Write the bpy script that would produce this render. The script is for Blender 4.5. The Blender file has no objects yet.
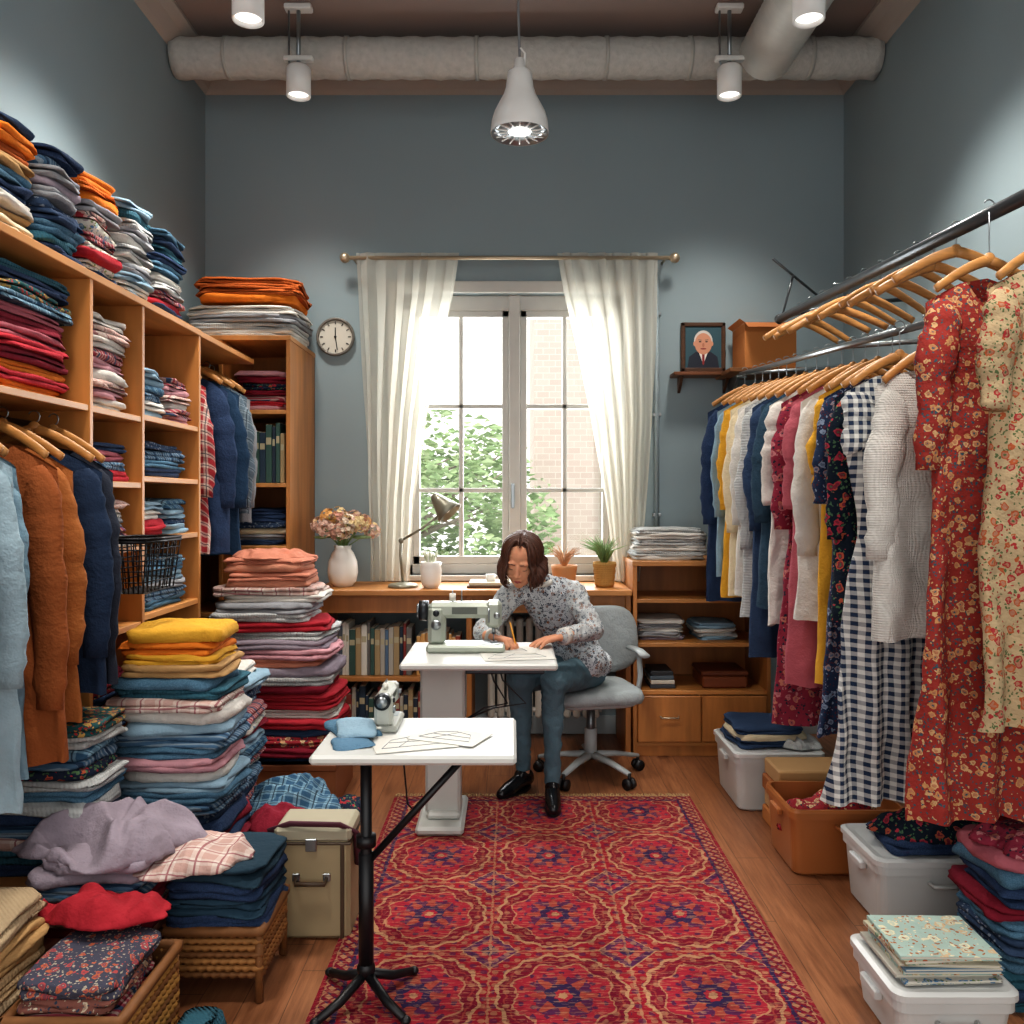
import bpy, bmesh, math, random
from mathutils import Vector, Matrix, noise
R=random.Random(7)
scene=bpy.context.scene
pi=math.pi
# ---------------------------------------------------------------- helpers: nodes
def hx(h,a=1.0):
    h=h.lstrip('#'); o=[]
    for i in (0,2,4):
        c=int(h[i:i+2],16)/255
        o.append(c/12.92 if c<=0.04045 else ((c+0.055)/1.055)**2.4)
    return (o[0],o[1],o[2],a)
class S:
    def __init__(s,nt,o): s.nt=nt; s.o=o
    def m(s,op,*a):
        n=s.nt.nodes.new('ShaderNodeMath'); n.operation=op
        for i,x in enumerate((s,)+a):
            if isinstance(x,S): s.nt.links.new(x.o,n.inputs[i])
            else: n.inputs[i].default_value=x
        return S(s.nt,n.outputs[0])
    def __add__(s,b): return s.m('ADD',b)
    def __sub__(s,b): return s.m('SUBTRACT',b)
    def __mul__(s,b): return s.m('MULTIPLY',b)
    def __truediv__(s,b): return s.m('DIVIDE',b)
    def gt(s,b): return s.m('GREATER_THAN',b)
    def lt(s,b): return s.m('LESS_THAN',b)
    def abs(s): return s.m('ABSOLUTE')
    def fr(s): return s.m('FRACT')
    def cos(s): return s.m('COSINE')
def newmat(name,rough=0.6,metal=0.0,col=(.8,.8,.8,1)):
    m=bpy.data.materials.new(name); m.use_nodes=True
    nt=m.node_tree; b=nt.nodes['Principled BSDF']
    b.inputs['Roughness'].default_value=rough; b.inputs['Metallic'].default_value=metal
    b.inputs['Base Color'].default_value=col
    return m,nt,b
def coords(nt,kind='Object'):
    tc=nt.nodes.new('ShaderNodeTexCoord'); sx=nt.nodes.new('ShaderNodeSeparateXYZ')
    nt.links.new(tc.outputs[kind],sx.inputs[0])
    return tc.outputs[kind],S(nt,sx.outputs[0]),S(nt,sx.outputs[1]),S(nt,sx.outputs[2])
def mixc(nt,f,a,b,mode='MIX'):
    n=nt.nodes.new('ShaderNodeMix'); n.data_type='RGBA'; n.blend_type=mode
    for i,x in ((0,f),(6,a),(7,b)):
        if isinstance(x,S): nt.links.new(x.o,n.inputs[i])
        elif isinstance(x,bpy.types.NodeSocket): nt.links.new(x,n.inputs[i])
        else: n.inputs[i].default_value=x
    return n.outputs[2]
def noisen(nt,vec,scale,detail=2,rough=.5,stretch=None):
    n=nt.nodes.new('ShaderNodeTexNoise'); n.inputs['Scale'].default_value=scale
    n.inputs['Detail'].default_value=min(detail,3); n.inputs['Roughness'].default_value=rough
    if stretch:
        mp=nt.nodes.new('ShaderNodeMapping'); mp.inputs['Scale'].default_value=stretch
        nt.links.new(vec,mp.inputs[0]); vec=mp.outputs[0]
    nt.links.new(vec,n.inputs['Vector'])
    return S(nt,n.outputs['Fac'])
def voro(nt,vec,scale):
    n=nt.nodes.new('ShaderNodeTexVoronoi'); n.inputs['Scale'].default_value=scale
    nt.links.new(vec,n.inputs['Vector'])
    sc=nt.nodes.new('ShaderNodeSeparateColor'); nt.links.new(n.outputs['Color'],sc.inputs[0])
    return S(nt,n.outputs['Distance']),S(nt,sc.outputs[0]),S(nt,sc.outputs[1])
def bump(nt,b,h,st=.3,dist=.01):
    n=nt.nodes.new('ShaderNodeBump'); n.inputs['Strength'].default_value=st; n.inputs['Distance'].default_value=dist
    nt.links.new(h.o,n.inputs['Height']); nt.links.new(n.outputs[0],b.inputs['Normal'])
def setc(nt,b,sock): nt.links.new(sock,b.inputs['Base Color'])
def vary(nt,vec,sock,amt=.25,scale=5):
    f=noisen(nt,vec,scale,2)
    k=(f-0.5)*amt*2+1.0
    cc=nt.nodes.new('ShaderNodeCombineColor')
    for i in range(3): nt.links.new(k.o,cc.inputs[i])
    return mixc(nt,1.0,sock,cc.outputs[0],'MULTIPLY')
_c={}
def plain(h,rough=.5,metal=0.0,amt=.08,scale=8,bs=0,name=None):
    k=('p',h,rough,metal,amt)
    if k in _c: return _c[k]
    m,nt,b=newmat(name or ('surface_'+h),rough,metal)
    vec,x,y,z=coords(nt)
    setc(nt,b,vary(nt,vec,hx(h),amt,scale))
    _c[k]=m; return m
def fab(h,kind='plain',h2='ffffff',h3='333344',sc=1.0):
    k=('f',h,kind,h2,h3,sc)
    if k in _c: return _c[k]
    m,nt,b=newmat('fabric_%s_%s'%(kind,h),.9)
    b.inputs['Specular IOR Level'].default_value=.15
    vec,x,y,z=coords(nt); c=hx(h); c2=hx(h2); c3=hx(h3)
    extra=None
    if kind=='plain':
        out=c
    elif kind=='knit':
        w=((z*500/ sc).m('SINE')+((x+y)*500/sc).m('SINE'))
        extra=w; out=mixc(nt,(w*.05+.12),c,tuple([v*.4 for v in c[:3]]+[1]))
    elif kind=='stripe':
        f=((z*1.0+y*1.3)*(40/sc)).fr(); g=((z+y*1.3)*(11/sc)).fr()
        o=mixc(nt,f.gt(.6),c,c2); out=mixc(nt,g.gt(.82),o,c3)
    elif kind=='gingham':
        fx=((x*(26/sc)).fr().gt(.5)); fz=((z*(26/sc)).fr().gt(.5))
        out=mixc(nt,(fx+fz)*.5,c,c2)
    elif kind=='plaid':
        fx=((x*(13/sc)).fr().gt(.55)); fz=(((z+y)*(13/sc)).fr().gt(.55))
        o=mixc(nt,(fx+fz)*.5,c,c2)
        lx=((x*(13/sc)+.3).fr()-.1).abs().lt(.045); lz=(((z+y)*(13/sc)+.3).fr()-.1).abs().lt(.045)
        out=mixc(nt,lx.m('MAXIMUM',lz)*.8,o,c3)
    elif kind=='floral':
        wv=nt.nodes.new('ShaderNodeTexNoise'); wv.inputs['Scale'].default_value=40/sc; wv.inputs['Detail'].default_value=1
        nt.links.new(vec,wv.inputs['Vector'])
        mx=nt.nodes.new('ShaderNodeMix'); mx.data_type='RGBA'; mx.blend_type='ADD'; mx.inputs[0].default_value=.03*sc
        nt.links.new(vec,mx.inputs[6]); nt.links.new(wv.outputs['Color'],mx.inputs[7]); v2=mx.outputs[2]
        d,r,g=voro(nt,v2,20/sc); d2,r2,g2=voro(nt,v2,52/sc)
        o=mixc(nt,d2.lt(.36)*r2.gt(.3),c,c3)
        o=mixc(nt,d2.lt(.3)*g2.gt(.72),o,c2)
        pc=mixc(nt,r.gt(.5),c2,mixc(nt,.45,c2,hx('b8763a')))
        o=mixc(nt,d.lt(.40)*g.gt(.3),o,pc)
        o=mixc(nt,d.lt(.27)*g.gt(.3),o,mixc(nt,.5,c2,c))
        out=mixc(nt,d.lt(.12)*g.gt(.3),o,c3)
    elif kind=='dots':
        d,r,g=voro(nt,vec,60/sc)
        out=mixc(nt,d.lt(.3),c,c2)
    elif kind=='denim':
        n2=noisen(nt,vec,300,1); out=mixc(nt,n2.gt(.5)*.35,c,c2)
    setc(nt,b,vary(nt,vec,out,.22,9))
    n1=noisen(nt,vec,26,3,.68)
    bump(nt,b,(n1+extra*.08) if extra else n1,.7,.011)
    _c[k]=m; return m
def wood(h,name='wood',sc=1,axis=(1,12,12),h2=None,rough=.45):
    k=('w',h,axis,sc)
    if k in _c: return _c[k]
    m,nt,b=newmat(name+'_'+h,rough)
    vec,x,y,z=coords(nt)
    n=noisen(nt,vec,3*sc,3,.6,axis)
    c=hx(h); d=tuple([v*.6 for v in c[:3]]+[1])
    rmp=((n-.32)*2.6).m('MINIMUM',1).m('MAXIMUM',0)
    o=mixc(nt,rmp,d,c)
    setc(nt,b,o); _c[k]=m; return m
# ---------------------------------------------------------------- helpers: meshes
def fixn(me):
    bm=bmesh.new(); bm.from_mesh(me); bmesh.ops.recalc_face_normals(bm,faces=bm.faces); bm.to_mesh(me); bm.free()
class MB:
    def __init__(s): s.v=[];s.f=[];s.mi=[];s.sm=[];s.mats=[]
    def add(s,vs,fs,mat,M=None,smooth=True):
        o=len(s.v)
        if M is not None: vs=[M@Vector(v) for v in vs]
        s.v+= [tuple(v) for v in vs]
        if mat not in s.mats: s.mats.append(mat)
        i=s.mats.index(mat)
        for f in fs: s.f.append(tuple(a+o for a in f)); s.mi.append(i); s.sm.append(smooth)
    def box(s,lo,hi,mat,b=0.004,M=None):
        lo=Vector(lo);hi=Vector(hi)
        b=min([b]+[(hi[i]-lo[i])*.49 for i in range(3)])
        vs=[];ix={}
        for sx in (0,1):
            for sy in (0,1):
                for sz in (0,1):
                    sg=(sx,sy,sz)
                    for a in range(3):
                        p=[]
                        for i in range(3):
                            e=(hi if sg[i] else lo)[i]
                            if i!=a: e+= -b if sg[i] else b
                            p.append(e)
                        ix[(sx,sy,sz,a)]=len(vs); vs.append(p)
        fs=[]
        for a in range(3):
            o1,o2=[i for i in range(3) if i!=a]
            for sg in (0,1):
                q=[]
                for (u,w) in ((0,0),(1,0),(1,1),(0,1)):
                    k=[0,0,0];k[a]=sg;k[o1]=u;k[o2]=w;q.append(ix[(k[0],k[1],k[2],a)])
                fs.append(q)
        for a in range(3):
            p,q=[i for i in range(3) if i!=a]
            for u in (0,1):
                for w in (0,1):
                    k0=[0,0,0];k0[a]=0;k0[p]=u;k0[q]=w;k1=list(k0);k1[a]=1
                    fs.append([ix[(*k0,p)],ix[(*k1,p)],ix[(*k1,q)],ix[(*k0,q)]])
        for sx in (0,1):
            for sy in (0,1):
                for sz in (0,1): fs.append([ix[(sx,sy,sz,a)] for a in range(3)])
        s.add(vs,fs,mat,M,False)
    def tube(s,path,rad,mat,n=8,M=None,fl=(1,1),cap=True,up=None):
        P=[Vector(p) for p in path]
        if not hasattr(rad,'__len__'): rad=[rad]*len(P)
        T=[]
        for i in range(len(P)):
            a=P[max(i-1,0)];c=P[min(i+1,len(P)-1)]
            t=(c-a); t=t.normalized() if t.length>1e-9 else Vector((0,0,1)); T.append(t)
        if up is not None: nv=Vector(up)
        else: nv=Vector((0,0,1)) if abs(T[0].z)<.9 else Vector((1,0,0))
        vs=[];fs=[]
        for i,p in enumerate(P):
            nv=(nv-T[i]*nv.dot(T[i])).normalized(); bv=T[i].cross(nv)
            for j in range(n):
                a=2*pi*j/n
                vs.append(p+nv*math.cos(a)*rad[i]*fl[0]+bv*math.sin(a)*rad[i]*fl[1])
        for i in range(len(P)-1):
            for j in range(n):
                k=(j+1)%n
                fs.append([i*n+j,i*n+k,(i+1)*n+k,(i+1)*n+j])
        if cap:
            fs.append(list(range(n))[::-1]); fs.append([(len(P)-1)*n+j for j in range(n)])
        s.add(vs,fs,mat,M,True)
    def lathe(s,prof,mat,c=(0,0,0),n=24,M=None):
        vs=[];fs=[];c=Vector(c)
        for r,z in prof:
            for j in range(n):
                a=2*pi*j/n; vs.append(c+Vector((r*math.cos(a),r*math.sin(a),z)))
        for i in range(len(prof)-1):
            for j in range(n):
                k=(j+1)%n; fs.append([i*n+j,i*n+k,(i+1)*n+k,(i+1)*n+j])
        s.add(vs,fs,mat,M,True)
    def ball(s,c,r,mat,M=None,nu=14,nv=9):
        if not hasattr(r,'__len__'): r=(r,r,r)
        c=Vector(c); vs=[c+Vector((0,0,r[2]))];fs=[]
        for i in range(1,nv):
            a=pi*i/nv
            for j in range(nu):
                t=2*pi*j/nu; vs.append(c+Vector((r[0]*math.sin(a)*math.cos(t),r[1]*math.sin(a)*math.sin(t),r[2]*math.cos(a))))
        vs.append(c-Vector((0,0,r[2])))
        for j in range(nu): fs.append([0,1+j,1+(j+1)%nu])
        for i in range(nv-2):
            for j in range(nu):
                k=(j+1)%nu; fs.append([1+i*nu+j,1+(i+1)*nu+j,1+(i+1)*nu+k,1+i*nu+k])
        L=len(vs)-1
        for j in range(nu): fs.append([L,1+(nv-2)*nu+(j+1)%nu,1+(nv-2)*nu+j])
        s.add(vs,fs,mat,M,True)
    def slab(s,c,w,d,t,rot,mat,nz=.010,e=5.0,n=44,sag=.004,M=None):
        sd=R.random()*50; c=Vector(c)
        rings=[(.02,-t/2,0),(.55,-t/2,0)]
        for k in range(5):
            ph=-pi/2+pi*k/4; rings.append((1,t/2*math.sin(ph),t/2*.7*(1-math.cos(ph))))
        rings+=[(.78,t/2,0.003),(.4,t/2,0),(.02,t/2,0)]
        vs=[];fs=[];cr,sr=math.cos(rot),math.sin(rot)
        for (sc,z,ins) in rings:
            for j in range(n):
                a=2*pi*j/n; ca,sa=math.cos(a),math.sin(a)
                x=math.copysign(abs(ca)**(2/e),ca)*(w/2-ins)*sc; y=math.copysign(abs(sa)**(2/e),sa)*(d/2-ins)*sc
                q=noise.noise(Vector((x*8+sd,y*8,z*30)))+.5*noise.noise(Vector((x*24+sd,y*24,z*60)))
                k=1+q*nz/max(w,d)*4*sc
                zz=z+noise.noise(Vector((x*12,y*12+sd,3)))*nz*.9*min(1,t/.02)-sag*(abs(2*x/w)**3+abs(2*y/d)**3)*(1 if z>-t/2 else 0)
                x*=k;y*=k
                vs.append(c+Vector((x*cr-y*sr,x*sr+y*cr,zz)))
        for i in range(len(rings)-1):
            for j in range(n):
                k=(j+1)%n; fs.append([i*n+j,i*n+k,(i+1)*n+k,(i+1)*n+j])
        fs.append(list(range(n))[::-1]); fs.append([(len(rings)-1)*n+j for j in range(n)])
        s.add(vs,fs,mat,M,True)
    def heap(s,c,rx,ry,h,mat,A=.03,fr=7,na=90,nr=30,pw=3.0,rot=0,zb=None):
        sd=R.random()*90; c=Vector(c); vs=[];fs=[]
        def sa_(v): return math.sqrt(v*v+.006)
        for i in range(nr+1):
            r=i/nr
            for j in range(na):
                a=2*pi*j/na
                ro=1+.30*noise.noise(Vector((math.cos(a)*1.5+sd,math.sin(a)*1.5,0)))+.08*noise.noise(Vector((math.cos(a)*6+sd,math.sin(a)*6,0)))
                x=math.cos(a)*r*rx*ro; y=math.sin(a)*r*ry*ro
                q=Vector((x*fr+sd,y*fr*.6,sd)); wq=noise.noise_vector(q*.6)*1.1
                rid=(1-sa_(noise.noise(q+wq))*2.6); rid2=(1-sa_(noise.noise((q+wq)*2.0))*2.4)
                z=h*max(0,1-r**pw)**.7+ (A*rid+A*.3*rid2)*(1-r**8)*(.5+.5*min(1,r*2+.3))
                if i==nr: z=0
                z=max(z,0 if i==nr else .004)
                cr,sr=math.cos(rot),math.sin(rot)
                vs.append(c+Vector((x*cr-y*sr,x*sr+y*cr,z)))
        for i in range(nr):
            for j in range(na):
                k=(j+1)%na; fs.append([i*na+j,i*na+k,(i+1)*na+k,(i+1)*na+j])
        fs.append([nr*na+j for j in range(na)])
        s.add(vs,fs,mat,None,True)
    def prism(s,prof,axis,a,b,mat,smooth=False):
        vs=[];n=len(prof)
        for t in (a,b):
            for p in prof:
                q=[0,0,0]; o=[i for i in range(3) if i!=axis]; q[axis]=t;q[o[0]]=p[0];q[o[1]]=p[1]; vs.append(q)
        fs=[[j,(j+1)%n,n+(j+1)%n,n+j] for j in range(n)]+[list(range(n)),list(range(n,2*n))]
        s.add(vs,fs,mat,None,smooth)
    def obj(s,name,parent=None,origin='c',M=None):
        me=bpy.data.meshes.new(name)
        if origin=='c':
            mn=[min(v[i] for v in s.v) for i in range(3)];mx=[max(v[i] for v in s.v) for i in range(3)]
            o=Vector(((mn[0]+mx[0])/2,(mn[1]+mx[1])/2,mn[2]))
        else: o=Vector(origin)
        me.from_pydata([Vector(v)-o for v in s.v],[],s.f)
        for m in s.mats: me.materials.append(m)
        me.polygons.foreach_set('material_index',s.mi); me.polygons.foreach_set('use_smooth',s.sm)
        me.update(); fixn(me)
        ob=bpy.data.objects.new(name,me); scene.collection.objects.link(ob); ob.location=o
        if parent: ob.parent=parent
        return ob
def empty(name,loc=(0,0,0),rz=0):
    e=bpy.data.objects.new(name,None); scene.collection.objects.link(e); e.location=loc; e.rotation_euler=(0,0,rz); e.empty_display_size=.1
    return e
def lerp(a,b,t): return a+(b-a)*t
def interp(tab,s):
    for i in range(len(tab)-1):
        if s<=tab[i+1][0]:
            t=(s-tab[i][0])/max(1e-9,tab[i+1][0]-tab[i][0]); return lerp(tab[i][1],tab[i+1][1],max(0,t))
    return tab[-1][1]
# ---------------------------------------------------------------- camera
F=850.0
cam=bpy.data.cameras.new('camera'); co=bpy.data.objects.new('camera',cam); scene.collection.objects.link(co)
co.location=(0,0,1.4); co.rotation_euler=(pi/2,0,0)
cam.sensor_width=36; cam.lens=36*F/1024; cam.shift_y=-12/1024; cam.clip_end=100
scene.camera=co
try:
    scene.view_settings.view_transform='Standard'
    scene.view_settings.look='Medium High Contrast'
    scene.view_settings.exposure=0.24
except Exception as e: print('view',e)
# ---------------------------------------------------------------- room
XL,XR,YB,ZC,YF=-1.84,1.99,5.1,3.95,-0.6
def wallmat(h,name):
    m,nt,b=newmat(name,.75); vec,x,y,z=coords(nt)
    setc(nt,b,vary(nt,vec,hx(h),.07,1.5)); return m
WM=wallmat('8b9a9f','wall_paint'); CM=wallmat('8a7b75','ceiling_paint'); TM=wallmat('a39a92','trim_paint')
white=plain('e6e4de',.4); white2=plain('d8d8d4',.35); black=plain('17171a',.4); metal=plain('9aa0a3',.3,.9); dmetal=plain('3d4044',.35,.8)
mb=MB(); mb.box((XL-.15,YF,0),(XL,YB+.25,ZC),WM,0); mb.obj('wall_left')
mb=MB(); mb.box((XR,YF,0),(XR+.15,YB+.25,ZC),WM,0); mb.obj('wall_right')
WX0,WX1,WZ0,WZ1=-.68,.67,.95,2.64
mb=MB()
mb.box((XL,YB,0),(WX0,YB+.25,ZC),WM,0); mb.box((WX1,YB,0),(XR,YB+.25,ZC),WM,0)
mb.box((WX0,YB,0),(WX1,YB+.25,WZ0),WM,0); mb.box((WX0,YB,WZ1),(WX1,YB+.25,ZC),WM,0); mb.obj('wall_back')
mb=MB(); mb.box((XL-.15,YF,ZC),(XR+.15,YB+.25,ZC+.15),CM,0); mb.obj('ceiling')
m,nt,b=newmat('floor_planks',.40); vec,x,y,z=coords(nt)
cw=.125; ci=(x/cw).m('FLOOR'); 
off=(ci*12.9898).m('SINE').m('MULTIPLY',43758.5).fr()
yy=y/1.1+off; ri=yy.m('FLOOR'); idn=((ci*3.17+ri*7.77).m('SINE')*4375.5).fr()
gr=noisen(nt,vec,4,3,.6,(14,1,1)); gr2=noisen(nt,vec,20,3,.6,(14,1,1))
o=mixc(nt,((gr-.3)*2.2).m('MINIMUM',1).m('MAXIMUM',0),hx('76492f'),hx('a87450'))
o=mixc(nt,idn*.5,o,hx('875637')); o=mixc(nt,gr2.gt(.6)*.25,o,hx('5f3a25'))
gap=(x/cw).fr().lt(.02).m('MAXIMUM',yy.fr().lt(.003)); o=mixc(nt,gap*.7,o,hx('2e1a10'))
setc(nt,b,o); FLOOR=m
mb=MB(); mb.box((XL-.15,YF,-.1),(XR+.15,YB+.25,0),FLOOR,0); mb.obj('floor',origin=(0,0,0))
mb=MB(); mb.prism([(XL,ZC),(XL+.12,ZC),(XL+.12,ZC-.02),(XL+.07,ZC-.05),(XL+.03,ZC-.1),(XL,ZC-.12)],1,YF,YB,TM); mb.obj('trim_1')
mb=MB(); mb.prism([(XR,ZC),(XR-.12,ZC),(XR-.12,ZC-.02),(XR-.07,ZC-.05),(XR-.03,ZC-.1),(XR,ZC-.12)],1,YF,YB,TM); mb.obj('trim_2')
mb=MB(); mb.prism([(YB,ZC),(YB-.12,ZC),(YB-.12,ZC-.02),(YB-.07,ZC-.05),(YB-.03,ZC-.1),(YB,ZC-.12)],0,XL,XR,TM); mb.obj('trim_3')
BBM=wallmat('a9b3b6','baseboard_paint')
mb=MB(); mb.box((XL,YB-.018,0),(XR,YB,.11),BBM,.004); mb.obj('baseboard_back')
mb=MB(); mb.box((XL,YF,0),(XL+.018,YB,.11),BBM,.004); mb.obj('baseboard_left')
mb=MB(); mb.box((XR-.018,YF,0),(XR,YB,.11),BBM,.004); mb.obj('baseboard_right')
mb=MB(); mb.tube([(.865,YB-.02,1.08),(.865,YB-.02,2.72)],.014,plain('8d9a9f',.5),8)
for zz in (1.3,1.9,2.5): mb.box((.84,YB-.03,zz),(.89,YB-.001,zz+.02),metal,.003)
mb.obj('conduit_pipe')
# ---------------------------------------------------------------- window
wf=plain('c9c8c2',.45)
mb=MB()
yf=YB+.06
def bar(x0,x1,z0,z1,y0=yf,y1=yf+.06): mb.box((x0,y0,z0),(x1,y1,z1),wf,.004)
mb.box((WX0-.06,YB-.02,WZ1),(WX1+.06,YB,WZ1+.07),wf,.004)
mb.box((WX0-.06,YB-.02,WZ0),(WX0,YB,WZ1),wf,.004); mb.box((WX1,YB-.02,WZ0),(WX1+.06,YB,WZ1),wf,.004)
mb.box((WX0-.08,YB-.03,WZ0-.035),(WX1+.08,YB+.1,WZ0),wf,.004)
bar(WX0,WX0+.08,WZ0,WZ1); bar(WX1-.08,WX1,WZ0,WZ1); bar(WX0,WX1,WZ1-.09,WZ1); bar(WX0,WX1,WZ0,WZ0+.06)
bar(-.02,.05,WZ0,WZ1,yf-.02,yf+.07)
for (a,c) in ((WX0+.08,-.02),(.05,WX1-.08)):
    bar(a,a+.04,WZ0+.06,WZ1-.09,yf+.005,yf+.055); bar(c-.04,c,WZ0+.06,WZ1-.09,yf+.005,yf+.055)
    bar(a,c,WZ0+.06,WZ0+.11,yf+.005,yf+.055); bar(a,c,WZ1-.13,WZ1-.09,yf+.005,yf+.055)
    mx=(a+c)/2; bar(mx-.014,mx+.014,WZ0+.1,WZ1-.1,yf+.015,yf+.045)
    for zz in (1.46,1.97): bar(a,c,zz-.014,zz+.014,yf+.015,yf+.045)
mb.box((-.005,yf-.05,1.35),(.015,yf-.02,1.5),metal,.004)
gm=bpy.data.materials.new('window_glass'); gm.use_nodes=True; nt=gm.node_tree; nt.nodes.clear()
o_=nt.nodes.new('ShaderNodeOutputMaterial'); t_=nt.nodes.new('ShaderNodeBsdfTransparent'); g_=nt.nodes.new('ShaderNodeBsdfGlossy'); g_.inputs['Roughness'].default_value=.05
mx_=nt.nodes.new('ShaderNodeMixShader'); mx_.inputs[0].default_value=.06
nt.links.new(t_.outputs[0],mx_.inputs[1]);nt.links.new(g_.outputs[0],mx_.inputs[2]);nt.links.new(mx_.outputs[0],o_.inputs[0])
mb.add([(WX0+.08,yf+.03,WZ0+.1),(WX1-.08,yf+.03,WZ0+.1),(WX1-.08,yf+.03,WZ1-.1),(WX0+.08,yf+.03,WZ1-.1)],[[0,1,2,3]],gm,None,False)
mb.obj('window_1')
# outside
m,nt,b=newmat('outside_brick',.9); vec,x,y,z=coords(nt)
bt=nt.nodes.new('ShaderNodeTexBrick'); bt.inputs['Scale'].default_value=3.6; bt.inputs['Color1'].default_value=hx('cbb6ac'); bt.inputs['Color2'].default_value=hx('d3c2b8'); bt.inputs['Mortar'].default_value=hx('dcd1c8'); bt.inputs['Mortar Size'].default_value=.014
mp=nt.nodes.new('ShaderNodeMapping'); mp.inputs['Rotation'].default_value=(pi/2,0,0); nt.links.new(vec,mp.inputs[0]); nt.links.new(mp.outputs[0],bt.inputs['Vector']); setc(nt,b,bt.outputs['Color'])
mb=MB(); mb.box((.25,9.5,-1),(6,12,7.5),m,0)
for zz in (.6,3.4):
    for xx in (1.0,3.2):
        mb.box((xx,9.44,zz),(xx+1.0,9.5,zz+1.7),wf,.01); mb.box((xx+.08,9.42,zz+.08),(xx+.92,9.45,zz+1.62),plain('9fb0b8',.2),0)
mb.obj('brick_building')
mb=MB(); lf=[plain('a3bd88',.8,0,.3,3),plain('92ae78',.8,0,.3,3),plain('bccf9e',.8,0,.3,3)]; bk=plain('8f8272',.9)
mb.tube([(-1.6,8.6,-1),(-1.5,8.6,1),(-1.0,8.6,2.4)],[.12,.09,.04],bk)
for i in range(6000):
    t=R.random()*2*pi; p=math.acos(R.uniform(-1,1)); rr=R.uniform(.2,1)**.5
    c=Vector((-.75+1.25*rr*math.sin(p)*math.cos(t),8.6+.9*rr*math.sin(p)*math.sin(t),1.05+1.3*rr*math.cos(p)))
    if noise.noise(c*2.2)<-.2: continue
    Mx=Matrix.Translation(c)@Matrix.Rotation(R.random()*6,4,'Z')@Matrix.Rotation(R.random()*3,4,'X')
    s_=R.uniform(.04,.085)
    mb.add([(-s_,0,0),(0,-s_*.5,.02),(s_,0,0),(0,s_*.5,.02)],[[0,1,2,3]],R.choice(lf),Mx,False)
for i in range(26):
    t=R.random()*2*pi
    mb.tube([(-1.4,8.6,R.uniform(.6,1.6)),(-.9+.9*math.cos(t),8.6+.5*math.sin(t),R.uniform(.8,2.0))],[.03,.006],bk,5)
mb.obj('garden_tree')
mb=MB(); mb.box((-9,YB+.26,-1.1),(9,14,-1),plain('b9c0a8',.9),0); mb.obj('ground')
# curtains
cm=bpy.data.materials.new('sheer_curtain'); cm.use_nodes=True; nt=cm.node_tree; nt.nodes.clear()
o_=nt.nodes.new('ShaderNodeOutputMaterial'); d_=nt.nodes.new('ShaderNodeBsdfDiffuse'); d_.inputs[0].default_value=hx('d8d4ca')
l_=nt.nodes.new('ShaderNodeBsdfTranslucent'); l_.inputs[0].default_value=hx('eeeadc'); t_=nt.nodes.new('ShaderNodeBsdfTransparent')
m1=nt.nodes.new('ShaderNodeMixShader'); m1.inputs[0].default_value=.45; m2=nt.nodes.new('ShaderNodeMixShader'); m2.inputs[0].default_value=.38
nt.links.new(d_.outputs[0],m1.inputs[1]);nt.links.new(l_.outputs[0],m1.inputs[2]);nt.links.new(m1.outputs[0],m2.inputs[1]);nt.links.new(t_.outputs[0],m2.inputs[2]);nt.links.new(m2.outputs[0],o_.inputs[0])
def curtain(oe,ie,ph):
    mb=MB(); nu,nv=120,40; vs=[];fs=[]
    for j in range(nv+1):
        s=j/nv; z=2.85-s*(2.85-.925)
        a=interp(oe,s);c=interp(ie,s); w=abs(c-a)
        for i in range(nu+1):
            u=i/nu; amp=.018+.02*min(1,.35/w)*s
            q=u*2*pi*6+ph+1.6*noise.noise(Vector((u*3,s*2,ph)))
            x=lerp(a,c,u)+.006*math.sin(q*2)
            y=4.985+amp*math.sin(q)*(1 if s>.03 else .4)*(.5+1.1*abs(noise.noise(Vector((u*5,s,ph)))))+.012*noise.noise(Vector((u*12,s*3,ph)))
            vs.append((x,y,z))
    for j in range(nv):
        for i in range(nu): fs.append([j*(nu+1)+i,j*(nu+1)+i+1,(j+1)*(nu+1)+i+1,(j+1)*(nu+1)+i])
    mb.add(vs,fs,cm,None,True); return mb.obj('sheer_curtain')
curtain([(0,-.915),(.5,-.86),(1,-.83)],[(0,-.31),(.12,-.34),(.3,-.42),(.5,-.50),(.75,-.57),(1,-.60)],0)
curtain([(0,.86),(.5,.83),(1,.745)],[(0,.27),(.12,.31),(.3,.39),(.5,.47),(.75,.55),(1,.61)],2)
mb=MB(); brass=plain('b9aa93',.35,.6)
mb.tube([(-.97,4.985,2.82),(.95,4.985,2.82)],.012,brass,10)
for xx in (-.98,.955): mb.ball((xx,4.985,2.82),.03,brass)
for xx in (-.93,.9): mb.tube([(xx,4.985,2.82),(xx,5.099,2.82)],.008,brass)
mb.obj('curtain_rod')
# ---------------------------------------------------------------- ducts and lamps
m,nt,b=newmat('insulated_duct',.6); vec,x,y,z=coords(nt)
n_=noisen(nt,vec,30,3); setc(nt,b,mixc(nt,n_,hx('a2a29e'),hx('c4c3bd'))); 
bump(nt,b,n_,.6,.012); DM=m
mb=MB()
pts=[(XL+.01+i*(XR-XL-.02)/90,4.62,3.80) for i in range(91)]
mb.tube(pts,[.106+.004*math.sin(i*1.9) for i in range(91)],DM,20)
for xx in (-1.55,-.9,-.2,.5,.95,1.6): mb.tube([(xx,4.62,3.80),(xx+.02,4.62,3.80)],.111,plain('b4b4ae',.5,.3),20)
mb.obj('ventilation_duct')
m,nt,b=newmat('flex_duct',.45,.2); vec,x,y,z=coords(nt); setc(nt,b,vary(nt,vec,hx('d8d7d1'),.15,9)); FD=m
mb=MB(); L_=[];r_=[]
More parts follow.
